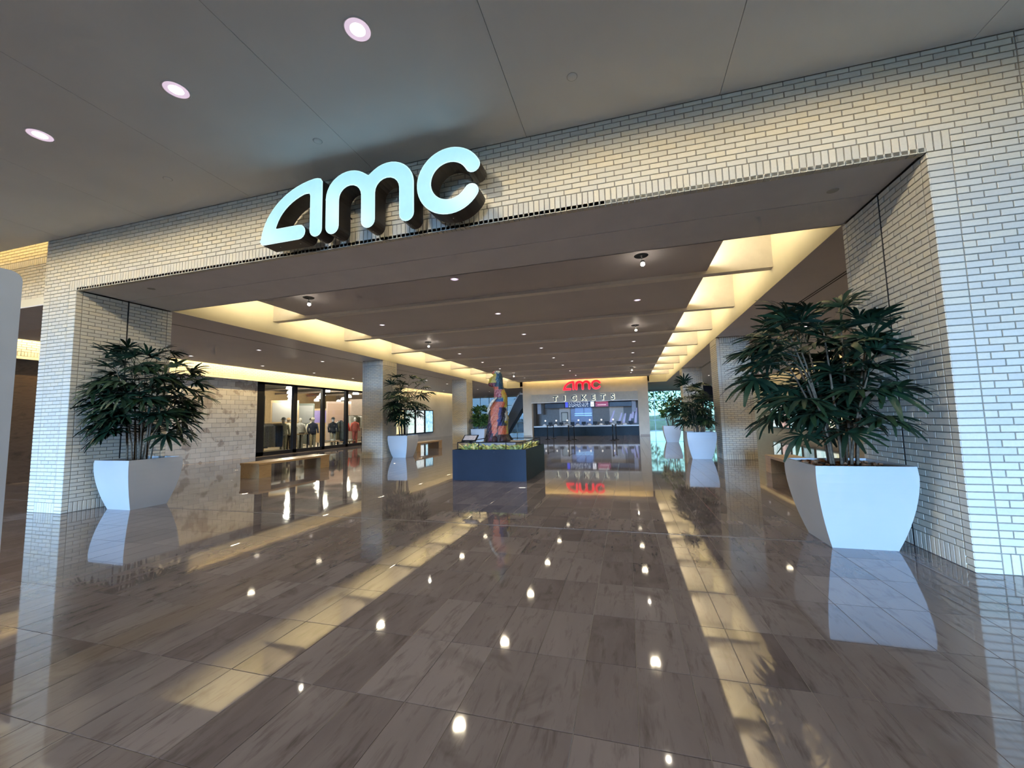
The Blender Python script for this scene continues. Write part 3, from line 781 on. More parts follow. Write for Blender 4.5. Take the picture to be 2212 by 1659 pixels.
MB().box(-8.3, 1.62, 37.0, 37.2, 0, SOF).build('wall', TW_, tr)
MB().box(-8.3, -8.2, YT + 0.5, 37.0, 0, SOF).box(1.52, 1.62, YT + 0.5, 37.0, 0, SOF).build('wall', TW_, tr)
MB().box(-6.0, -5.02, 36.96, 37.0, 0.0, 3.0).build('panel', TWL, tr)
MB().box(-1.5, -0.3, 36.96, 37.0, 0.0, 3.0).build('panel', TWL, tr)
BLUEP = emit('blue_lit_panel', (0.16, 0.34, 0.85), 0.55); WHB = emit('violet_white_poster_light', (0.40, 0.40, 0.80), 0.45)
MB().box(-4.95, -3.0, 36.95, 37.0, 0.6, 2.9).build('panel', TWB, tr)
MB().box(-4.55, -3.8, 36.90, 36.945, 1.62, 2.5).box(-3.70, -3.1, 36.90, 36.945, 1.55, 2.55).build('lit_panel', BLUEP, tr)
MB().box(-4.6, -3.05, 36.88, 36.90, 1.62, 1.67).box(-4.6, -3.05, 36.88, 36.90, 1.80, 1.85).build('light_line', emit('cyan_line', (0.3, 0.65, 1.0), 1.2), tr)
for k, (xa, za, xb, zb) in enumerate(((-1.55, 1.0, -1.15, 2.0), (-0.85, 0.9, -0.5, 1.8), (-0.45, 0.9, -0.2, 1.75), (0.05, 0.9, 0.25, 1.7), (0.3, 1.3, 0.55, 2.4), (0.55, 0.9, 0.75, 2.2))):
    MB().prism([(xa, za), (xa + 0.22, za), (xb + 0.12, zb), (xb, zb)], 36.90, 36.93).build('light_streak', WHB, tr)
light_area('ticket_room_light', (-3.4, 35.0, 3.9), (0, 0, 0), 7.0, 2.0, 70, (0.85, 0.9, 1.0))
sh = empty('roller_shutter', (0, YT - 0.09, 0), 'pale grey half-lowered shutter box above the ticket counter', 'shutter')
MB().box(-7.55, 0.85, -0.02, 0.04, 2.76, 3.42).build('fascia', plain('shutter_grey', (0.50, 0.46, 0.36), 0.5), sh)
MB().box(-7.55, 0.85, -0.04, 0.05, 2.71, 2.76).build('bottom_bar', TRIMW, sh)
# TICKETS lettering: black letters on pale halo backs
HALO = emit('pale_halo', (0.85, 0.82, 0.60), 1.0); LBLK = plain('black_letter', (0.02, 0.02, 0.015), 0.4)
sg = empty('ticket_sign', (0, YT - 0.095, 0), 'dark spaced capitals reading TICKETS on the grey shutter box', 'sign')
def text_mesh(ch, size, depth, offset=0.0):
    cu = bpy.data.curves.new('letter', 'FONT'); cu.body = ch; cu.size = size; cu.extrude = depth; cu.offset = offset; cu.align_x = 'CENTER'; cu.resolution_u = 4
    ob = bpy.data.objects.new('letter_src', cu); col.objects.link(ob)
    dg = bpy.context.evaluated_depsgraph_get(); dg.update()
    me = bpy.data.meshes.new_from_object(ob.evaluated_get(dg)); bpy.data.objects.remove(ob); bpy.data.curves.remove(cu); return me
for k, ch in enumerate('TICKETS'):
    x = -5.56 + 0.755 * k
    me = text_mesh(ch, 0.58, 0.02, 0.013); me.materials.clear(); me.materials.append(LBLK)
    o = inst('letter', me, sg, (x, -0.085, 2.845), (PI / 2, 0, 0))
    me2 = text_mesh(ch, 0.58, 0.006, 0.042); me2.materials.clear(); me2.materials.append(HALO)
    h = inst('halo', me2, o, (0.025, -0.012, -0.045))
# counter
ct = empty('ticket_counter', (0, 33.2, 0), 'long dark ticket counter with a white top in the opening', 'counter')
CNT = plain('counter_dark_teal', (0.006, 0.012, 0.015), 0.45, vary=0.2, spec=0.15)
MB().box(-7.6, 0.9, 0.0, 0.7, 0.0, 0.72).build('body', CNT, ct)
for k in range(6): MB().box(-7.5 + 1.4 * k, -6.2 + 1.4 * k, -0.015, 0.0, 0.06, 0.68).build('panel', CNT, ct)
MB().box(-7.6, 0.9, -0.06, 0.75, 0.72, 0.82).build('countertop', TRIMW, ct)
GLOBE = emit('white_globe', (1.0, 0.97, 0.92), 1.1)
for k in range(8):
    x = -6.66 + 0.925 * k
    s_ = empty('till_shelf', (x, 33.2, 0.82), f'white half-round till shelf on the ticket counter, {ORD[k]} from the left end', 'till shelf', 'half-round shelves on the counter')
    MB().lathe([(0.001, 0.16), (0.10, 0.14), (0.17, 0.06), (0.185, 0.0)], 20, cap=False).build('dome', TRIMW, s_, smooth=True)
    MB().lathe([(0.185, 0.002), (0.195, 0.002), (0.195, 0.0)], 20, cap=False).build('rim', TRIMW, s_, smooth=True)
    if k < 7:
        b_ = empty('till_lamp', (x, 33.55, 0.82), f'round white lamp on a thin stand behind the counter, {ORD[k]} from the left end', 'lamp', 'globe lamps on the counter')
        MB().lathe([(0.07, 0), (0.07, 0.015), (0.01, 0.02), (0.01, 0.36)], 12).build('stand', BLACK, b_)
        MB().lathe([(0.001, 0.36), (0.05, 0.375), (0.075, 0.43), (0.05, 0.49), (0.001, 0.505)], 14, cap=False).build('globe', GLOBE, b_, smooth=True)
    m_ = empty('till_screen', (x + 0.42, 33.6, 0.82), f'small black till screen on the counter, {ORD[k]} from the left end', 'monitor', 'till screens on the counter')
    MB().box(-0.17, 0.17, -0.02, 0.02, 0.08, 0.30).build('screen', BLACK, m_); MB().box(-0.03, 0.03, -0.02, 0.04, 0, 0.1).box(-0.1, 0.1, -0.06, 0.08, 0, 0.012).build('stand', BLACK, m_)
# hanging screens above the counter
def screen(x0, x1, z0, z1, y, label, base, strength, marks, cat='screen'):
    o = empty('menu_screen', ((x0 + x1) / 2, y, z0), label, cat, 'screens above the ticket counter')
    w = (x1 - x0) / 2; h = z1 - z0
    MB().box(-w, w, 0, 0.08, 0, h).build('casing', BLACK, o)
    MB().box(-w + 0.03, w - 0.03, -0.006, 0, 0.03, h - 0.03).build('display', emit('display', base, strength, (0.01, 0.01, 0.01)), o)
    for q, (mat, rects) in enumerate(marks):
        mb = MB()
        for a, b, c_, d_ in rects: mb.box(-w + a * 2 * w, -w + b * 2 * w, -0.010, -0.006, c_ * h, d_ * h)
        mb.build('display_print', mat, o)
    MB().box(-w * 0.5, -w * 0.5 + 0.04, 0.03, 0.07, h, SOF - z0).box(w * 0.5, w * 0.5 + 0.04, 0.03, 0.07, h, SOF - z0).build('hanger', BLACK, o)
rg = random.Random(5)
TXT = emit('screen_text', (0.8, 0.88, 1.0), 0.9, (0.01, 0.01, 0.01)); SBL = emit('screen_blue', (0.06, 0.08, 0.9), 1.0, (0.01, 0.01, 0.01)); SWH = emit('screen_white', (0.9, 0.92, 1.0), 1.0); SMG = emit('screen_magenta', (0.30, 0.03, 0.08), 0.9, (0.01, 0.01, 0.01)); SPK = emit('screen_pink', (0.95, 0.75, 0.85), 0.9)
rows = []
for r_ in range(5):
    x = 0.03
    while x < 0.92:
        w_ = rg.uniform(0.03, 0.10); rows.append((x, min(x + w_, 0.95), 0.14 + r_ * 0.16, 0.14 + r_ * 0.16 + rg.uniform(0.03, 0.07))); x += w_ + rg.uniform(0.02, 0.08)
YS = 34.4
screen(-6.85, -5.12, 2.30, 2.86, YS, 'dark blank hanging screen at the left end above the counter', (0.004, 0.004, 0.008), 1.0, [])
screen(-5.10, -2.60, 2.30, 2.86, YS, 'hanging screen with rows of white text and a blue block', (0.008, 0.018, 0.07), 1.0, [(TXT, [(0.12 + a * 0.72, 0.12 + b * 0.72, c_, d_) for a, b, c_, d_ in rows]), (SBL, [(0.02, 0.11, 0.1, 0.95)]), (SWH, [(0.87, 0.985, 0.12, 0.92)]), (BLACK, [(0.90, 0.93, 0.25, 0.45), (0.93, 0.96, 0.5, 0.8)])])
screen(-2.58, -1.42, 2.30, 2.86, YS, 'hanging maroon screen with a pale text line', (0.06, 0.015, 0.03), 1.0, [(SMG, [(0.06, 0.94, 0.08, 0.80)]), (SPK, [(0.2, 0.8, 0.28, 0.40)]), (SWH, [(0.10, 0.85, 0.84, 0.94)])])
screen(-1.40, 0.40, 2.30, 2.86, YS, 'dark blank hanging screen at the right end above the counter', (0.004, 0.004, 0.008), 1.0, [])
o = empty('framed_poster', (-5.52, 36.92, 1.12), 'small framed grey-green poster on the pale panel behind the counter', 'poster')
MB().box(-0.30, 0.30, 0, 0.04, 0, 0.86).build('frame', BLACK, o); MB().box(-0.25, 0.25, -0.006, 0.0, 0.05, 0.81).build('print', emit('poster_print', (0.25, 0.30, 0.30), 0.5), o)
for x, lb in ((-7.25, 'white price sheet hanging at the left jamb of the counter'), (0.55, 'white price sheet hanging at the right jamb of the counter')):
    o = empty('price_sheet', (x, 34.0, 1.85), lb, 'sheet'); MB().box(-0.16, 0.16, 0, 0.02, 0, 1.05).build('sheet', plain('paper', (0.6, 0.58, 0.6), 0.7), o)
    MB().box(-0.17, 0.17, -0.005, 0.025, 1.05, 1.08).box(-0.01, 0.01, 0.0, 0.02, 1.08, SOF - 1.85).build('hanger', BLACK, o)
# queue stanchions
stm = {'base': MB().lathe([(0.17, 0), (0.17, 0.02), (0.06, 0.04), (0.03, 0.05)], 20).mesh('base', BLACK, True),
       'post': MB().lathe([(0.030, 0.04), (0.030, 0.93)], 12).mesh('post', BLACK, True),
       'belt_head': MB().lathe([(0.036, 0.90), (0.036, 0.985), (0.02, 1.0)], 12).mesh('belt_head', BLACK, True)}
sts = [(-3.68, 26.1, 'the nearer of the middle pair'), (-3.52, 27.6, 'the farther of the middle pair'), (-0.92, 26.0, 'the nearer of the right pair'), (-0.74, 26.9, 'the farther of the right pair'), (-5.37, 27.7, 'the nearer of the left pair'), (-5.2, 29.1, 'the farther of the left pair')]
for x, y, lb in sts:
    o = empty('queue_stanchion', (x, y, 0), 'black queue stanchion before the ticket counter, ' + lb, 'stanchion', 'queue stanchions')
    for k, me in stm.items(): inst(k, me, o)
for (a, b) in ((0, 1), (2, 3), (4, 5)):
    p, q = Vector(sts[a][:2]), Vector(sts[b][:2]); d = (q - p).normalized() * 0.04
    mb = MB(); pts = [(*(p + d).lerp(q - d, t), 0.95 - 0.05 * math.sin(PI * t)) for t in (0, .25, .5, .75, 1)]
    for t0, t1 in zip(pts[:-1], pts[1:]):
        n_ = Vector((-d.y, d.x)).normalized() * 0.002
        mb.add([(t0[0] - n_.x, t0[1] - n_.y, t0[2] - 0.025), (t1[0] - n_.x, t1[1] - n_.y, t1[2] - 0.025), (t1[0] - n_.x, t1[1] - n_.y, t1[2] + 0.025), (t0[0] - n_.x, t0[1] - n_.y, t0[2] + 0.025),
                (t0[0] + n_.x, t0[1] + n_.y, t0[2] - 0.025), (t1[0] + n_.x, t1[1] + n_.y, t1[2] - 0.025), (t1[0] + n_.x, t1[1] + n_.y, t1[2] + 0.025), (t0[0] + n_.x, t0[1] + n_.y, t0[2] + 0.025)],
               [(0, 1, 2, 3), (7, 6, 5, 4), (3, 2, 6, 7), (0, 4, 5, 1)])
    tag(mb.build('queue_belt', plain('belt', (0.05, 0.05, 0.055), 0.7)), 'black belt between ' + {0: 'the middle', 2: 'the right', 4: 'the left'}[a] + ' pair of queue stanchions', 'belt', 'queue belts')

# ------------------------------------------------------------------ planters with lady palms
def planter_mesh():
    mb = MB(); hb, ht, H = 0.30, 0.45, 0.90; rings = []
    prof = []
    for k in range(11):
        t = k / 10; r = hb + (ht + 0.012 - hb) * (1 - (1 - t) ** 1.9) - 0.012 * max(0, (t - 0.75) / 0.25) ** 2
        prof.append((r, H * t))
    def sq(r, z): return [(-r, -r, z), (r, -r, z), (r, r, z), (-r, r, z)]
    R = [sq(r, z) for r, z in prof] + [sq(prof[-1][0] - 0.03, H), sq(prof[-1][0] - 0.05, H - 0.10)]
    mb.rings(R, 0, True); return mb.mesh('planter', WHITEP)
PLM = planter_mesh()
def soil_mesh(mat):
    rr = random.Random(3); mb = MB(); n = 9; a = 0.385
    vs = [(-a + 2 * a * i / (n - 1), -a + 2 * a * j / (n - 1), 0.835 + rr.uniform(-0.012, 0.02)) for j in range(n) for i in range(n)]
    mb.add(vs, [(j * n + i, j * n + i + 1, (j + 1) * n + i + 1, (j + 1) * n + i) for j in range(n - 1) for i in range(n - 1)])
    return mb.mesh('soil', mat)
SOM = soil_mesh(SOIL)
CHIP = MB().add([(-.05, -.03, 0), (.05, -.025, 0), (.045, .03, 0), (-.05, .025, 0), (-.04, -.02, .03), (.035, -.018, .035), (.03, .02, .03), (-.035, .018, .035)],
                [(0, 3, 2, 1), (4, 5, 6, 7), (0, 1, 5, 4), (1, 2, 6, 5), (2, 3, 7, 6), (3, 0, 4, 7)]).mesh('bark_chip', MULCH)

def blade(mb, base, az, L, W, lift, droop, twist, tipcut=0.35):
    ca, sa = math.cos(az), math.sin(az); rows = []
    for i in range(5):
        t = i / 4; r = L * t
        z = lift * r - droop * r * r / L
        w = W * (0.35 + 1.3 * t) if t < 0.5 else W * (1.0 - (1 - tipcut) * ((t - 0.5) / 0.5) ** 2)
        cx, cyy = base[0] + ca * r, base[1] + sa * r
        sx, sy = -sa * w / 2, ca * w / 2
        zz = base[2] + z
        rows.append([(cx + sx, cyy + sy, zz + twist * w * 0.25 + w * 0.12), (cx, cyy, zz), (cx - sx, cyy - sy, zz - twist * w * 0.25 + w * 0.12)])
    vs = [p for r in rows for p in r]; fs = []
    for i in range(4):
        for k in range(2): fs.append((i * 3 + k, i * 3 + k + 1, (i + 1) * 3 + k + 1, (i + 1) * 3 + k))
    mb.add(vs, fs)
def fan_leaf(seed, n=9, L=0.34, W=0.043, pet=0.32):
    r = random.Random(seed); mb = MB()
    # petiole from the cane (origin) rising along +x
    p = [(0, 0, 0), (pet * 0.5, 0, pet * 0.32), (pet, 0, pet * 0.42)]
    mb.tube(p, [0.006, 0.005, 0.004], 4, cap=False)
    b = (pet - 0.005, 0, pet * 0.42); span = math.radians(r.uniform(175, 225))
    for k in range(n):
        az = -span / 2 + span * k / (n - 1) + r.uniform(-0.06, 0.06)
        l = L * (1.0 - 0.30 * abs(k - (n - 1) / 2) / ((n - 1) / 2)) * r.uniform(0.88, 1.1)
        blade(mb, b, az, l, W * r.uniform(0.8, 1.15), r.uniform(0.15, 0.40), r.uniform(0.25, 0.60), r.uniform(-1, 1))
    return mb
LEAFV = [fan_leaf(10 + k, n).mesh('leaf', LEAF, True) for k, n in enumerate((10, 11, 12, 10, 9, 11))]
LCO = {m.name: np.array([v.co for v in m.vertices]) for m in LEAFV}
def potted_palm(loc, label, H, spread, ncane, nleaf, seed, xlim=(-99, 99), ylim=(-99, 99), lsc=1.0, mulch=False, tilt=(0, 0), leaves=LEAFV, low=0.25):
    r = random.Random(seed)
    root = empty('potted_palm', (loc[0], loc[1], 0), label, 'potted plant', 'potted palms in white planters')
    inst('planter', PLM, root); inst('soil', SOM, root)
    if mulch:
        for k in range(60):
            inst('bark_chip', CHIP, root, (r.uniform(-0.36, 0.36), r.uniform(-0.36, 0.36), 0.848 + r.uniform(0, 0.02)), (r.uniform(-.3, .3), r.uniform(-.3, .3), r.uniform(0, 6)), r.uniform(0.5, 1.0))
    canes = []
    for k in range(ncane):
        a = 2 * PI * k / ncane + r.uniform(-0.4, 0.4); rb = r.uniform(0.03, 0.22)
        bx, by = rb * math.cos(a), rb * math.sin(a)
        h = (H - 0.85) * (r.uniform(0.62, 1.0) if k else 1.0) - 0.25 * lsc
        out = r.uniform(0.25, 1.0) * spread * 0.55 * (1 if k else 0.2)
        tx, ty = bx + out * math.cos(a) + tilt[0] * h * 0.2, by + out * math.sin(a) + tilt[1] * h * 0.2
        tx = min(max(tx, xlim[0] - loc[0] + 0.15), xlim[1] - loc[0] - 0.15); ty = min(max(ty, ylim[0] - loc[1] + 0.15), ylim[1] - loc[1] - 0.15)
        pts = [Vector((bx + (tx - bx) * t ** 1.5, by + (ty - by) * t ** 1.5, 0.82 + h * t)) for t in (0, .2, .4, .6, .8, 1)]
        MB().tube(pts, [0.016, 0.015, 0.014, 0.012, 0.010, 0.007], 6).build('cane', CANE, root, True)
        canes.append(pts)
    for k in range(nleaf):
        pts = canes[k % ncane]
        t = 1.0 if k < ncane else r.uniform(low, 1.0) ** 0.7
        f = t * 5; i = min(int(f), 4); p = pts[i].lerp(pts[i + 1], f - i)
        az = r.uniform(0, 2 * PI) if k >= ncane else r.uniform(0, 2 * PI)
        rad = Vector((p.x, p.y)); 
        if rad.length > 0.05 and r.random() < 0.65: az = math.atan2(p.y, p.x) + r.uniform(-1.0, 1.0)
        s = lsc * r.uniform(0.75, 1.15) * (0.82 if t > 0.95 else 1.0)
        pit = r.uniform(-0.15, 0.55) - (0.75 if t > 0.95 else 0.0)
        li = r.randrange(len(leaves)); rx = r.uniform(-0.35, 0.35); ok = False
        for _ in range(14):
            M_ = np.array(Matrix.LocRotScale(p, Matrix.Rotation(az, 3, 'Z') @ Matrix.Rotation(pit, 3, 'Y') @ Matrix.Rotation(rx, 3, 'X'), Vector((s, s, s))))
            w = LCO[leaves[li].name] @ M_[:3, :3].T + M_[:3, 3]
            if w[:, 0].min() + loc[0] > xlim[0] and w[:, 0].max() + loc[0] < xlim[1] and w[:, 1].min() + loc[1] > ylim[0] and w[:, 1].max() + loc[1] < ylim[1] and w[:, 2].min() > 0.86: ok = True; break
            az += 0.5
        if ok: inst('leaf', leaves[li], root, p, (rx, pit, az), s)
    return root
potted_palm((2.40, 5.64), 'tall dark lady palm in a white planter against the right reveal', 2.80, 1.0, 14, 140, 21, (-9, XR - 0.02), (4.6, 9), 1.22, True, (-0.15, 0), low=0.16)
potted_palm((-9.01, 5.55), 'tall dark lady palm in a white planter against the left reveal', 3.15, 0.9, 14, 150, 8, (XL + 0.02, 9), (4.60, 9), 1.22, False, (0.1, 0.15), low=0.22)
potted_palm((-9.13, 15.19), 'lady palm in a white planter by the column left of the statue', 3.45, 0.9, 9, 80, 33, (XL + 0.05, 9), (0, 99), 1.35)
potted_palm((2.36, 15.2), 'bushy palm in a white planter by the first right column', 2.62, 0.9, 11, 110, 44, (-9, XR - 0.05), (0, 99), 1.3, low=0.1)
# leafy shrubs in the farther planters
def small_leaf(seed, n=14, L=0.24):
    r = random.Random(seed); mb = MB(); mb.tube([(0, 0, 0), (0.10, 0, 0.05), (0.22, 0, 0.07)], 0.006, 4, cap=False)
    for k in range(n):
        blade(mb, (0.02 + 0.2 * k / n, 0, 0.02 + 0.05 * k / n), r.uniform(-1.6, 1.6), L * r.uniform(0.7, 1.1), 0.075, r.uniform(0.1, 0.7), r.uniform(0.2, 0.7), r.uniform(-1, 1), 0.1)
    return mb
LEAFS = [small_leaf(70 + k).mesh('leaf', LEAF3, True) for k in range(4)]
LCO.update({m.name: np.array([v.co for v in m.vertices]) for m in LEAFS})
potted_palm((-9.05, 24.25), 'green leafy shrub in a white planter behind the statue', 2.55, 0.8, 9, 60, 55, (XL + 0.05, 9), (0, 99), 1.35, leaves=LEAFS, low=0.15)
potted_palm((2.36, 24.3), 'pale green shrub in a white planter before the bright glazing', 2.6, 0.8, 7, 40, 66, (-9, XR - 0.05), (0, 99), 1.25, leaves=LEAFS, low=0.5)

# ------------------------------------------------------------------ statue planter
bx0, bx1, by0, by1, bz = -4.26, -2.36, 9.41, 11.59, 0.75
cx0, cy0 = (bx0 + bx1) / 2, (by0 + by1) / 2
sp = empty('statue_planter', (cx0, cy0, 0), 'square navy planter box with yellow-green foliage around the statue', 'planter')
hw, hd = (bx1 - bx0) / 2, (by1 - by0) / 2
def boxring(mb, x, y, z0, z1, t): mb.box(-x, x, -y, -y + t, z0, z1).box(-x, x, y - t, y, z0, z1).box(-x, -x + t, -y + t, y - t, z0, z1).box(x - t, x, -y + t, y - t, z0, z1); return mb
boxring(MB(), hw, hd, 0.0, bz, 0.04).build('box_wall', NAVY, sp)
MB().box(-hw + 0.04, hw - 0.04, -hd + 0.04, hd - 0.04, 0.55, 0.66).build('soil', SOIL, sp)
MB().box(-0.54, 0.54, -0.50, 0.60, 0.60, 0.885).build('plinth', plain('grey_plinth', (0.24, 0.23, 0.24), 0.6), sp)
def tuft(seed):
    r = random.Random(seed); mb = MB()
    for k in range(11): blade(mb, (0, 0, 0), r.uniform(0, 2 * PI), r.uniform(0.12, 0.19), 0.045, r.uniform(0.5, 1.6), r.uniform(0.4, 0.9), r.uniform(-1, 1), 0.1)
    return mb.mesh('leafy_clump', LEAF2, True)
TUF = [tuft(k) for k in range(4)]
r = random.Random(9)
for k in range(120):
    for _ in range(30):
        x, y = r.uniform(-hw + 0.20, hw - 0.20), r.uniform(-hd + 0.20, hd - 0.20)
        if not (-0.62 < x < 0.62 and -0.58 < y < 0.68): break
    inst('leafy_clump', TUF[k % 4], sp, (x, y, 0.66), (0, 0, r.uniform(0, 6)), r.uniform(1.0, 1.4))
ra = sp
zr = bz + 0.17; w_, d_ = hw - 0.10, hd - 0.10
MB().tube([(-w_, -d_, zr), (w_, -d_, zr), (w_, d_, zr), (-w_, d_, zr)], 0.013, 6, closed=True).build('rail', BLACK, ra)
for x, y in ((-w_, -d_), (w_, -d_), (w_, d_), (-w_, d_), (-w_ / 3, -d_), (w_ / 2, -d_), (w_, 0), (-w_, 0), (0, d_)):
    MB().tube([(x, y, 0.66), (x, y, zr)], 0.011, 6).build('post', BLACK, ra)
pq = empty('info_plaque', (bx0 + 0.42, by0 + 0.16, bz + 0.18), 'small tilted information plaque on the railing left of the statue', 'plaque')
o = MB().box(-0.19, 0.19, -0.13, 0.13, 0.0, 0.03).build('backing', BLACK, pq); o.rotation_euler = (0.55, 0, 0); o.location = (0, 0, 0.08)
p2 = MB().box(-0.16, 0.16, -0.10, 0.10, 0.03, 0.034).build('text_panel', plain('plaque_print', (0.42, 0.38, 0.38), 0.3, vary=0.5, scale=60), pq); p2.rotation_euler = (0.55, 0, 0); p2.location = (0, 0, 0.08)
MB().box(-0.02, 0.02, -0.02, 0.02, -0.03, 0.09).build('bracket', BLACK, pq)

# ------------------------------------------------------------------ painted statue (abstract draped figure)
def statue():
    root = empty('painted_statue', (-3.43, 10.5, 0.889), 'tall multicoloured painted draped figure standing on the planter plinth', 'statue')
    S = 0.001515
    rows = [(1270, 905, 1350, .34), (1250, 905, 1348, .34), (1200, 912, 1325, .32), (1150, 918, 1308, .30), (1050, 932, 1298, .29), (950, 948, 1306, .29), (860, 968, 1318, .28), (780, 975, 1306, .27), (700, 990, 1290, .26),
            (620, 1040, 1300, .24), (560, 1070, 1302, .22), (500, 1078, 1308, .20), (420, 1072, 1288, .19), (350, 1078, 1262, .17), (300, 1062, 1246, .15), (275, 985, 1242, .15), (240, 968, 1240, .15), (200, 976, 1234, .15), (130, 995, 1228, .15), (108, 1030, 1226, .15), (88, 1075, 1222, .14), (66, 1055, 1218, .14), (45, 1036, 1212, .13), (20, 1058, 1196, .11), (0, 1075, 1175, .06)]
    N, V, F, C = 72, [], [], []
    rr = random.Random(4)
    dense = []
    for a, b in zip(rows[:-1], rows[1:]):
        k = max(1, int((a[0] - b[0]) / 12))
        for i in range(k):
            t = i / k; dense.append(tuple(a[q] + (b[q] - a[q]) * t for q in range(4)))
    dense.append(rows[-1])
    def paint(ex, ey, back, j):
        ex += 5 * math.sin(ey * 0.05); n = math.sin(ex * 0.21 + ey * 0.13) * math.sin(ey * 0.19 - ex * 0.07)
        coral = (0.86, 0.16 + 0.05 * n, 0.07); navy = (0.035, 0.03, 0.14); blk = (0.02, 0.02, 0.03); teal = (0.02, 0.07, 0.09); yel = (0.72, 0.55, 0.06); pink = (0.55, 0.10, 0.10); wht = (0.75, 0.68, 0.55); org = (0.75, 0.30, 0.04); blue = (0.03, 0.11, 0.25)
        if back: return (teal, coral, navy, yel)[int(abs(ey) / 150 + 2 + 0.3 * math.sin(ex * .05)) % 4]
        if ey < 50: return pink if ex < 1105 else (wht if n > 0.1 else teal)
        if ey < 215:
            if ex < 1060 and ey < 115: return (0.25, 0.16, 0.10)
            if ex < 1140 - (ey - 100) * 0.05: return yel if n > -0.35 else org
            return teal if n > -0.6 else (0.10, 0.25, 0.25)
        if ey < 300: return (0.30, 0.02, 0.02) if ex < 1120 and n > -.2 else (blk if ex < 1150 else teal)
        if ey < 345: return coral if ex < 1180 else teal
        if ey < 490:
            if ex > 1240 + (n * 12): return yel if n > 0 else org
            return pink if n > -0.15 else ((0.85, 0.35, 0.30) if n > -0.6 else (0.12, 0.03, 0.06))
        if ey < 565:
            if ex > 1275: return yel
            if ex > 1140: return blue if ey > 520 or n < 0 else (0.35, 0.42, 0.12)
            return wht if n > 0 else pink
        if ey < 670: return (coral if n > -0.55 else (0.55, 0.12, 0.07)) if ex < 1285 else yel
        # skirt: tapering coral panel
        lo, hi = 1030 + (ey - 670) * 0.10, 1205 - (ey - 670) * 0.10
        if ey > 1100: lo += (ey - 1100) * 0.5; hi -= (ey - 1100) * 0.5
        if ey < 1200 and lo < ex < hi: return coral if n > -0.5 else (0.95, 0.33, 0.16)
        if ex >= hi:
            if ex > 1296 and ey < 1130: return wht if ey < 900 else yel
            if ey < 990: return navy if ex < 1250 - 0.05 * (ey - 700) else blk
            if ey < 1140 and ex > 1185: return coral if n > -0.4 else (0.6, 0.12, 0.05)
            return (0.03, 0.015, 0.012)
        return ((0.10, 0.02, 0.06) if ex > 1000 and n > 0 else blk)
    for j, (ey, xl, xr, dp) in enumerate(dense):
        cx = (xl + xr) / 2; wx = (xr - xl) / 2 * S; z = (1270 - ey) * S
        for k in range(N):
            a = 2 * PI * k / N; fold = 1 + 0.035 * math.sin(7 * a + ey * 0.012) * (1 if ey > 560 else 0.5) + 0.02 * math.sin(17 * a + ey * .05)
            # slightly squared section
            ca, sa = math.cos(a), math.sin(a); q = 0.82
            x = (cx - 1110) * S + wx * fold * math.copysign(abs(ca) ** q, ca); y = dp * fold * math.copysign(abs(sa) ** q, sa) * 0.9
            V.append((x, y, z)); ex = 1110 + x / S
            C.append(tuple(q_ * 0.72 for q_ in paint(ex, ey, sa > 0.25, j)))
    M = len(dense)
    for j in range(M - 1):
        for k in range(N): F.append((j * N + k, j * N + (k + 1) % N, (j + 1) * N + (k + 1) % N, (j + 1) * N + k))
    F.append(tuple(range(N - 1, -1, -1))); F.append(tuple((M - 1) * N + k for k in range(N)))
    me = bpy.data.meshes.new('figure_body'); me.from_pydata(V, [], F); me.polygons.foreach_set('use_smooth', [True] * len(me.polygons))
    ca = me.color_attributes.new('paint', 'FLOAT_COLOR', 'POINT')
    ca.data.foreach_set('color', np.array([(*c, 1) for c in C], dtype=np.float32).ravel())
    t = NT('thick_enamel_paint'); at = t.n('ShaderNodeAttribute', attribute_name='paint')
    nz = t.noise(t.scalev(t.obj(), (1, 1, 1.0)), 28, 4, 0.7, 1.0)
    cc = t.mix(t.ramp(nz, [(0.52, 0.0), (0.62, 0.35)]), at.outputs['Color'], (0.03, 0.02, 0.02)); cc = t.mix(t.ramp(t.noise(t.obj(), 22, 3, 0.6, 1.5), [(0.60, 0.0), (0.66, 0.4)]), cc, (0.75, 0.45, 0.25))
    t.l(cc, t.b.inputs['Base Color']); t.b.inputs['Roughness'].default_value = 0.35; t.bump(nz, 0.5, 0.02)
    me.materials.append(t.mat); inst('figure_body', me, root)
    e = lambda x, y, d: ((x - 1110) * S, d, (1270 - y) * S)
    CR = plain('cream_enamel', (0.72, 0.60, 0.45), 0.4, vary=0.3, scale=15)
    MB().tube([e(1165, 488, -0.22), e(1095, 560, -0.27), e(1040, 640, -0.27), e(1000, 720, -0.27)], [0.028, 0.034, 0.032, 0.024], 8).build('arm', CR, root, True)
    MB().tube([e(1040, 690, -0.26), e(985, 775, -0.26)], [0.02, 0.028], 8).build('hand', CR, root, True)
    for x0, x1 in ((1060, 1190), (1195, 1345)):
        xm = (x0 + x1) / 2; w = (x1 - x0) / 2 * S
        MB().rings([[((xm - 1110) * S + w * f * math.cos(2 * PI * k / 16), -0.16 + 0.22 * f * math.sin(2 * PI * k / 16), zz) for k in range(16)] for f, zz in ((1, 0), (1.02, 0.05), (0.8, 0.13), (0.5, 0.17))]).build('foot', plain('dark_enamel', (0.035, 0.015, 0.02), 0.35, vary=0.5, scale=20), root, True)
statue()

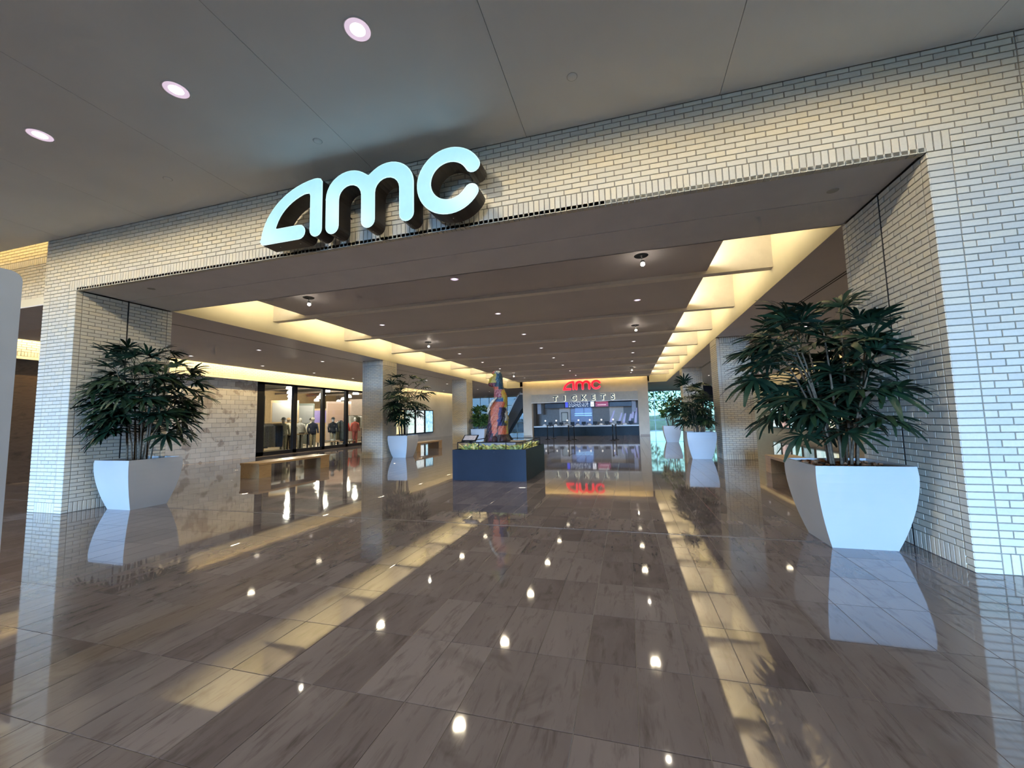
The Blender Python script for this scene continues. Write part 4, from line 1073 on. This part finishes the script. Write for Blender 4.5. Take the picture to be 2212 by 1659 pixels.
# ------------------------------------------------------------------ wooden benches
def bench(x0, x1, y0, y1, label, h=0.42):
    o = empty('wooden_bench', ((x0 + x1) / 2, (y0 + y1) / 2, 0), label, 'bench', 'oak benches')
    w, l = (x1 - x0) / 2, (y1 - y0) / 2
    n = 4
    for k in range(n):
        a = -w + 2 * w * k / n; MB().box(a + 0.003, a + 2 * w / n - 0.003, -l, l, h - 0.06, h).build('seat_plank', WOOD, o)
    for s in (-1, 1):
        ya, yb_ = (-l + 0.02, -l + 0.42) if s < 0 else (l - 0.42, l - 0.02)
        MB().box(-w + 0.01, w - 0.01, ya, yb_, 0, h - 0.062).build('leg', WOOD, o)
bench(-10.54, -9.86, 8.93, 11.7, 'oak bench on the left between the pier and the first column')
bench(-10.50, -9.84, 17.6, 20.4, 'oak bench on the left past the first column, behind the planter')
bench(3.36, 4.02, 8.95, 11.9, 'oak bench on the right mostly hidden by the large planter')

# ------------------------------------------------------------------ lit poster cases
def poster(x, y0, y1, z0, z1, facing, label, c1, c2, strength, seed):
    o = empty('poster_case', (x, (y0 + y1) / 2, z0), label, 'poster', 'lit poster cases')
    w = (y1 - y0) / 2; h = z1 - z0; s = facing
    def bx(mb, a, b, d0, d1, za, zb): lo, hi = sorted((d0 * s, d1 * s)); return mb.box(lo, hi, a, b, za, zb)
    bx(MB(), -w, w, 0.0, 0.07, 0, h).build('case', BLACK, o)
    t = NT('poster_picture'); n = t.noise(t.scalev(t.obj(), (1, 1.6, 1.2)), 2.2 + 0.3 * (seed % 3), 4, 0.6, 0.8)
    colr = t.ramp(n, [(0.30, c1), (0.5, c2), (0.62, tuple(min(1, x * 1.4 + 0.1) for x in c2)), (0.75, c1)])
    t.l(colr, t.b.inputs['Emission Color']); t.b.inputs['Emission Strength'].default_value = strength; t.b.inputs['Base Color'].default_value = (0.02, 0.02, 0.02, 1); t.b.inputs['Roughness'].default_value = 0.1
    bx(MB(), -w + 0.07, w - 0.07, 0.07, 0.074, 0.08, h - 0.08).build('picture', t.mat, o)
    mb = MB(); boxf = ((-w, w, 0, 0.06), (-w, w, h - 0.06, h))
    for a, b, za, zb in boxf: bx(mb, a, b, 0.07, 0.085, za, zb)
    bx(mb, -w, -w + 0.06, 0.07, 0.085, 0.06, h - 0.06); bx(mb, w - 0.06, w, 0.07, 0.085, 0.06, h - 0.06); mb.build('frame', BLACK, o)
pc = [((0.9, 0.45, 0.08), (1.0, 0.8, 0.4), 'orange'), ((0.10, 0.30, 0.25), (0.75, 0.95, 0.85), 'green'), ((0.35, 0.50, 0.45), (0.85, 0.95, 0.95), 'pale sepia'), ((0.10, 0.35, 0.55), (0.45, 0.80, 1.0), 'sky blue')]
for k, (a, b, nm) in enumerate(pc):
    poster(WL + 0.05, 26.3 + 1.6 * k, 27.75 + 1.6 * k, 0.45, 2.42, 1, f'{nm} lit poster on the left wall behind the palm by the statue', a, b, 1.0, k)
pr_ = [((0.15, 0.25, 0.25), (0.75, 0.85, 0.85), 'pale grey'), ((0.04, 0.05, 0.07), (0.6, 0.35, 0.3), 'dark'), ((0.10, 0.45, 0.50), (0.6, 0.95, 1.0), 'aqua'), ((0.05, 0.06, 0.08), (0.2, 0.22, 0.25), 'black'), ((0.3, 0.5, 0.5), (0.8, 1.0, 1.0), 'icy white'), ((0.8, 0.7, 0.3), (1.0, 0.92, 0.6), 'yellow')]
for k, (a, b, nm) in enumerate(pr_):
    poster(WR, 30.55 - 1.65 * k, 32.05 - 1.65 * k, 0.47, 2.45, -1, f'{nm} lit poster on the right wall behind the tall palm', a, b, 0.9, k)

# ------------------------------------------------------------------ pale upright panel at the left edge
ks = empty('directory_totem', (-3.47, 0.62, 0), 'pale white upright directory totem at the left edge of the picture', 'totem')
mb = MB(); o_ = []
W2, HT, rc = 0.80, 2.40, 0.05
o_ = [(-W2, 0.0), (W2, 0.0)] + [(W2 - rc + rc * math.cos(t), HT - rc + rc * math.sin(t)) for t in (0, .4, .8, 1.2, PI / 2)] + [(-W2 + rc - rc * math.sin(t), HT - rc + rc * math.cos(t)) for t in (0, .4, .8, 1.2, PI / 2)]
vs = [(0.12, y, z) for y, z in o_] + [(-0.12, y, z) for y, z in o_]; n_ = len(o_)
mb.add(vs, [tuple(range(n_)), tuple(range(2 * n_ - 1, n_ - 1, -1))] + [(k, k + n_, (k + 1) % n_ + n_, (k + 1) % n_) for k in range(n_)])
mb.build('body', plain('totem_white', (0.60, 0.68, 0.82), 0.35, vary=0.02), ks)
MB().box(0.12, 0.1215, 0.66, 0.667, 1.05, 1.75).build('panel_joint', GREYP, ks)
MB().box(0.12, 0.124, 0.66, 0.672, 1.20, 1.36).build('lock_slot', DARK, ks)

# ------------------------------------------------------------------ shopfront
sf = empty('window_4', (0, 0, 0), 'black framed shopfront window on the left with clothes behind it', 'window', kind='structure')
YM = [(14.93, 15.32), (17.09, 17.32), (19.15, 19.38), (21.15, 21.38), (23.1, 23.33), (24.6, 24.8)]
for a, b in YM: MB().box(WL - 0.15, WL, a, b, 0, 3.6).build('mullion', BLACK, sf)
MB().box(WL - 0.15, WL, 14.93, 24.8, 3.42, 3.6).build('header', BLACK, sf)
MB().box(WL - 0.15, WL, 14.93, 24.8, 0.0, 0.18).build('sill', BLACK, sf)
for (a0, a1), (b0, b1) in zip(YM[:-1], YM[1:]): MB().box(WL - 0.08, WL - 0.07, a1, b0, 0.18, 3.42).build('pane', GLASS, sf)
# shop pendants
PEND = emit('pendant_glow', (1.0, 0.97, 0.88), 6.0)
pcord = MB().tube([(0, 0, 0.15), (0, 0, 1.15)], 0.008, 4).mesh('cord', BLACK)
pdome = MB().lathe([(0.21, -0.10), (0.205, -0.02), (0.17, 0.07), (0.10, 0.125), (0.02, 0.15)], 16).mesh('shade', PEND, True)
pos_p = [(-18.15 - 2.75 * i, 18.3 + 2.8 * i + 2.85 * j) for j in range(3) for i in range(4)] + [(-20.9, 29.8), (-23.7, 32.6)]
for k, (x, y) in enumerate(pos_p):
    if y < 38.5 and x > -32:
        o = empty('pendant_lamp', (x, y, 3.54), f'white dome pendant in the shop, {ORD[k % 4]} from the glass in the {ORD[k // 4]} row', 'lamp', 'dome pendants in the shop')
        inst('shade', pdome, o); inst('cord', pcord, o)
        l = bpy.data.lights.new('pendant_light', 'POINT'); l.energy = 190; l.color = (1.0, 0.88, 0.70); l.shadow_soft_size = 0.12
        lo = bpy.data.objects.new('pendant_light', l); col.objects.link(lo); lo.parent = o; lo.location = (0, 0, -0.25)
# shop displays
def mannequin(x, y, rz, label, top, legs, hat=None, sc=1.0, z=0.03):
    o = empty('mannequin', (x, y, z), label, 'mannequin', 'mannequins in the shop window', rz=rz)
    def rg_(prof, cx=0, cyy=0, n=14): return [[(cx + a * math.cos(2 * PI * k / n), cyy + b * math.sin(2 * PI * k / n), zz) for k in range(n)] for a, b, zz in prof]
    for s in (-1, 1): MB().rings(rg_([(0.06, 0.09, 0.0), (0.065, 0.075, 0.1), (0.075, 0.085, 0.45), (0.10, 0.11, 0.85)], 0.10 * s)).build('trouser_leg', legs, o, True)
    MB().rings(rg_([(0.20, 0.14, 0.80), (0.21, 0.14, 0.95), (0.19, 0.12, 1.10), (0.23, 0.13, 1.35), (0.21, 0.10, 1.45), (0.07, 0.06, 1.50), (0.06, 0.06, 1.54)])).build('jacket', top, o, True)
    for s in (-1, 1): MB().tube([(0.21 * s, 0, 1.42), (0.29 * s, 0.02, 1.15), (0.30 * s, -0.06, 0.88)], [0.075, 0.062, 0.05], 8).build('sleeve', top, o, True)
    MB().rings(rg_([(0.05, 0.05, 1.50), (0.07, 0.085, 1.58), (0.085, 0.10, 1.68), (0.06, 0.08, 1.77), (0.01, 0.01, 1.80)])).build('head', plain('mannequin_white', (0.7, 0.66, 0.6), 0.5), o, True)
    if hat: MB().rings(rg_([(0.16, 0.17, 1.70), (0.10, 0.11, 1.72), (0.09, 0.10, 1.80), (0.03, 0.03, 1.83)])).build('hat', hat, o, True)
    MB().box(-0.2, 0.2, -0.2, 0.2, -0.0, 0.012).build('base_plate', STEEL, o)
def rack(x, y, rz, L, h, cols, label, glabel, gl=0.95):
    o = empty('clothes_rack', (x, y, 0.03), label, 'clothes rack', rz=rz)
    MB().tube([(-L / 2, 0, h), (L / 2, 0, h)], 0.016, 6).build('rail', BLACK, o)
    for s in (-1, 1): MB().tube([(s * L / 2, 0, 0.01), (s * L / 2, 0, h)], 0.016, 6).tube([(s * L / 2, -0.25, 0.015), (s * L / 2, 0.25, 0.015)], 0.016, 6).build('upright', BLACK, o)
    MB().box(-L / 2, L / 2, -0.2, 0.2, 0.10, 0.13).build('shelf', SHOPF, o)
    n = int(L / 0.075); r = random.Random(int(x * 10 + y * 7)); c, s = math.cos(rz), math.sin(rz)
    for k in range(n):
        t = -L / 2 + 0.06 + (L - 0.12) * k / max(1, n - 1); a = gl * r.uniform(0.85, 1.0); w = 0.22 * r.uniform(0.85, 1.1)
        mb = MB().rings([[(0.022 * math.cos(q) * f, w * f2 * math.sin(q), zz) for q in [2 * PI * i / 10 for i in range(10)]] for f, f2, zz in ((1, 1.05, h - 0.06 - a), (1.1, 1, h - 0.06 - a * 0.5), (1.1, 0.95, h - 0.13), (0.5, 0.25, h - 0.06), (0.2, 0.05, h - 0.02))])
        g_ = mb.build('hanging_garment', cols[k * len(cols) // n if len(cols) > 2 else r.randrange(len(cols))]); g_.location = (x + t * c, y + t * s, 0.03); g_.rotation_euler = (0, 0, rz)
        tag(g_, glabel + f', {ORD[k]} along its rail', 'garment', 'garments on ' + label)
cl = {k: plain('cloth_' + k, v, 0.85, vary=0.25, scale=18) for k, v in dict(navy=(0.03, 0.035, 0.06), patt=(0.30, 0.30, 0.33), olive=(0.075, 0.075, 0.05), grey=(0.30, 0.30, 0.28), red=(0.52, 0.06, 0.03), coat=(0.42, 0.09, 0.06), khaki=(0.36, 0.31, 0.20), cream=(0.70, 0.66, 0.52), black=(0.02, 0.02, 0.022), ltgrey=(0.55, 0.55, 0.53), camo=(0.35, 0.34, 0.25)).items()}
rack(-17.75, 16.6, PI / 2, 1.5, 1.5, [cl['patt'], cl['ltgrey'], cl['patt'], cl['grey'], cl['patt'], cl['navy'], cl['black'], cl['navy']], 'clothes rack with patterned and navy garments behind the first pane', 'long garment on the rack behind the first shop pane', 1.2)
mannequin(-18.0, 17.75, 1.2, 'mannequin in camouflage shirt behind the first pane', cl['camo'], cl['camo'], cl['black'], 0.8)
mannequin(-19.0, 19.1, 1.2, 'mannequin in cream shirt and straw hat behind the second mullion', cl['cream'], cl['black'], plain('straw', (0.45, 0.3, 0.16), 0.8))
mannequin(-18.4, 19.35, 1.3, 'mannequin in light grey jacket behind the second pane', cl['ltgrey'], cl['grey'])
mannequin(-18.1, 20.0, 1.2, 'mannequin in navy jacket and khaki trousers behind the second pane', cl['navy'], cl['khaki'], cl['cream'])
mannequin(-18.0, 21.6, 1.2, 'mannequin in black jacket and khaki trousers behind the third pane', cl['black'], cl['khaki'], cl['black'])
rack(-18.2, 22.6, PI / 2 + 0.5, 0.8, 1.6, [cl['olive'], cl['grey'], cl['olive'], cl['black'], cl['olive']], 'clothes rack with olive garments behind the third pane', 'olive garment on the rack behind the third shop pane', 1.2)
mannequin(-18.6, 23.5, 1.2, 'mannequin in red hooded top behind the third pane', cl['red'], cl['olive'], cl['red'])
mannequin(-18.0, 23.75, 1.2, 'mannequin in rust red coat behind the fourth pane', cl['coat'], cl['coat'])
rack(-20.6, 27.2, PI / 2 + 0.2, 2.2, 2.0, [cl['grey'], cl['olive'], cl['ltgrey']], 'clothes rack with grey garments at the far end of the shop', 'grey garment on the rack at the far end of the shop', 0.95)
mannequin(-20.3, 20.0, 1.2, 'mannequin in olive coat deep behind the first pane', cl['olive'], cl['grey'], cl['khaki'])
mannequin(-20.6, 22.6, 1.2, 'mannequin in white shirt deep behind the second pane', cl['cream'], cl['navy'], cl['black'])
rack(-20.4, 21.4, PI / 2 + 0.6, 1.2, 1.55, [cl['cream'], cl['khaki'], cl['grey']], 'low clothes rack with pale garments deep behind the first pane', 'pale garment on the rack deep behind the first shop pane', 0.9)
rack(-19.9, 24.6, PI / 2 + 0.5, 1.1, 1.6, [cl['ltgrey'], cl['navy'], cl['black']], 'low clothes rack with dark garments deep behind the third pane', 'dark garment on the rack deep behind the third shop pane', 0.9)
# shop boards, pillars and tables
def board(x, y, w, z0, z1, rz, mat, label, pic=None):
    o = empty('display_board', (x, y, 0.03), label, 'board', 'display boards in the shop', rz=rz)
    MB().box(-w / 2, w / 2, -0.05, 0.05, 0.0, z1).build('panel', mat, o)
    if pic: MB().box(-w / 2 + 0.08, w / 2 - 0.08, -0.06, -0.05, z0, z1 - 0.15).build('picture', pic, o)
pt = lambda c1, c2, e=0.25: emit('shop_picture', c1, e, c2)
board(-21.5, 21.3, 1.6, 1.6, 3.0, 0.8, SHOPW, 'tan display board with a black and white picture', pt((0.3, 0.3, 0.3), (0.32, 0.31, 0.30), 0.1))
board(-22.3, 23.8, 1.3, 1.5, 2.9, 0.8, plain('slate_board', (0.10, 0.12, 0.11), 0.6), 'dark slate display board with a white logo picture', pt((0.3, 0.32, 0.3), (0.2, 0.2, 0.2)))
board(-23.0, 26.4, 1.7, 1.5, 2.6, 0.8, SHOPW, 'tan display board with a violet picture', pt((0.17, 0.13, 0.30), (0.2, 0.15, 0.35), 0.7))
board(-21.4, 26.3, 1.8, 1.3, 3.1, 0.9, plain('pink_board', (0.42, 0.33, 0.29), 0.6), 'pale pink display board with a brown figure picture', pt((0.22, 0.13, 0.09), (0.3, 0.2, 0.15), 0.3))
board(-20.0, 29.5, 5.0, 2.0, 3.4, 0.25, SHOPB, 'long taupe wall board at the far end of the shop')
board(-19.2, 17.2, 0.7, 1.3, 3.0, 0.8, plain('sand_pillar', (0.62, 0.53, 0.36), 0.6), 'sand coloured pillar board behind the first pane', pt((0.10, 0.03, 0.02), (0.1, 0.05, 0.04), 0.1))
board(-24.5, 30.2, 0.9, 1.0, 3.3, 0.8, emit('blue_board', (0.35, 0.65, 0.85), 0.9), 'glowing pale blue tall display board')
def table(x, y, rz, L, W, h, label, cols):
    o = empty('display_table', (x, y, 0.03), label, 'table', 'display tables in the shop', rz=rz)
    MB().box(-L / 2, L / 2, -W / 2, W / 2, h - 0.05, h).build('table_top', WOOD, o)
    for a in (-1, 1):
        for b in (-1, 1): MB().box(a * (L / 2 - 0.05) - 0.025, a * (L / 2 - 0.05) + 0.025, b * (W / 2 - 0.05) - 0.025, b * (W / 2 - 0.05) + 0.025, 0, h - 0.05).build('leg', BLACK, o)
    r = random.Random(int(L * 100 + y)); n = int(L / 0.36); c, s = math.cos(rz), math.sin(rz)
    for k in range(n):
        t = -L / 2 + 0.2 + (L - 0.4) * k / max(1, n - 1); hh = r.uniform(0.05, 0.14)
        mb = MB(); lay_ = max(1, int(hh / 0.03))
        for q in range(lay_): mb.rings([[(f * 0.14 * math.copysign(abs(math.cos(a)) ** .5, math.cos(a)), f * 0.12 * math.copysign(abs(math.sin(a)) ** .5, math.sin(a)), q * 0.03 + zz) for a in [2 * PI * i / 12 for i in range(12)]] for f, zz in ((0.94, 0.001), (1, 0.012), (0.95, 0.028))])
        g_ = mb.build('folded_clothes', cols[r.randrange(len(cols))]); g_.location = (x + t * c, y + t * s, 0.03 + h); g_.rotation_euler = (0, 0, rz)
        tag(g_, f'{ORD[k]} folded clothes stack on the ' + label.replace(' of the shop', ''), 'clothes', 'folded clothes on ' + label)
table(-17.9, 18.65, PI / 2, 1.0, 0.6, 0.9, 'low oak table behind the second mullion of the shop', [cl['cream'], cl['ltgrey'], cl['black']])
table(-17.6, 20.7, PI / 2, 1.3, 0.5, 0.35, 'low oak table behind the second pane of the shop', [cl['cream'], cl['grey'], cl['black']])
table(-17.6, 22.4, PI / 2, 1.2, 0.5, 0.28, 'low oak table behind the third pane of the shop', [cl['cream'], cl['ltgrey'], cl['navy']])
table(-17.5, 24.35, PI / 2, 0.6, 0.5, 0.55, 'low oak table behind the fourth pane of the shop', [cl['cream'], cl['ltgrey'], cl['navy']])

# ------------------------------------------------------------------ lobby beyond the statue: raking dark stair and round column
es = empty('escalator', (0, 0, 0), 'dark raking escalator underside seen behind the statue', 'escalator')
MB().prism([(-11.6, 0.0), (-10.9, 0.0), (-8.75, 3.25), (-8.75, 3.7), (-9.6, 3.7)], 36.0, 37.3).build('truss', plain('escalator_dark', (0.02, 0.026, 0.026), 0.4), es)
MB().prism([(-11.65, 0.55), (-11.60, 0.55), (-9.35, 3.95), (-9.45, 3.95)], 35.9, 35.95).build('handrail', STEEL, es)
MB().box(-9.6, -8.35, 35.9, 37.4, 3.70, 3.85).build('landing', TRIMW, es)
o = MB().lathe([(0.42, 0), (0.42, SOF)], 32, (-9.35, 39.0, 0)).build('column', GREYP, smooth=True, angle=40); tag(o, 'round plaster column behind the escalator', 'column', kind='structure')
hb = empty('hanging_banner', (6.85, 38.0, 2.72), 'dark navy banner hanging in the right aisle beyond the columns', 'banner')
MB().prism([(-0.55, 0.0), (0.55, -0.25), (0.55, 0.75), (0.2, 1.25), (-0.55, 1.25)], -0.02, 0.02).build('cloth', plain('navy_cloth', (0.02, 0.035, 0.09), 0.8), hb)
MB().box(-0.55, 0.2, -0.015, 0.015, 1.25, 1.30).build('rod', STEEL, hb)
# trees outside the right glazing
TRB = plain('tree_bark', (0.10, 0.08, 0.06), 0.9); TLV = make_leaf('tree_leaf', (0.05, 0.12, 0.04), (0.12, 0.22, 0.07))
for k, (x, y, h) in enumerate(((2.2, 52, 5.0), (5.5, 55, 6.0), (9.5, 53, 5.2), (-13.0, 54, 5.5))):
    r = random.Random(k); t_ = empty('street_tree', (x, y, -0.1), ['slim street tree', 'tall street tree', 'broad street tree', 'lone street tree'][k] + ' outside the far glazing', 'tree', 'trees outside the glazing')
    MB().tube([(0, 0, 0), (0.1, 0, h * 0.4), (0, 0.1, h * 0.75)], [0.14, 0.1, 0.05], 7).build('trunk', TRB, t_, True)
    mb = MB()
    for q in range(260):
        a, b, rad = r.uniform(0, 6.28), r.uniform(-1, 1), r.uniform(0.5, 1.0) ** 0.5
        c_ = (1.7 * rad * math.cos(a) * math.sqrt(1 - b * b), 1.7 * rad * math.sin(a) * math.sqrt(1 - b * b), h * 0.72 + 1.6 * rad * b)
        blade(mb, c_, r.uniform(0, 6.28), 0.45, 0.22, r.uniform(-.5, .8), 0.4, r.uniform(-1, 1), 0.1)
    tag(mb.build('foliage', TLV, t_), kind='stuff')
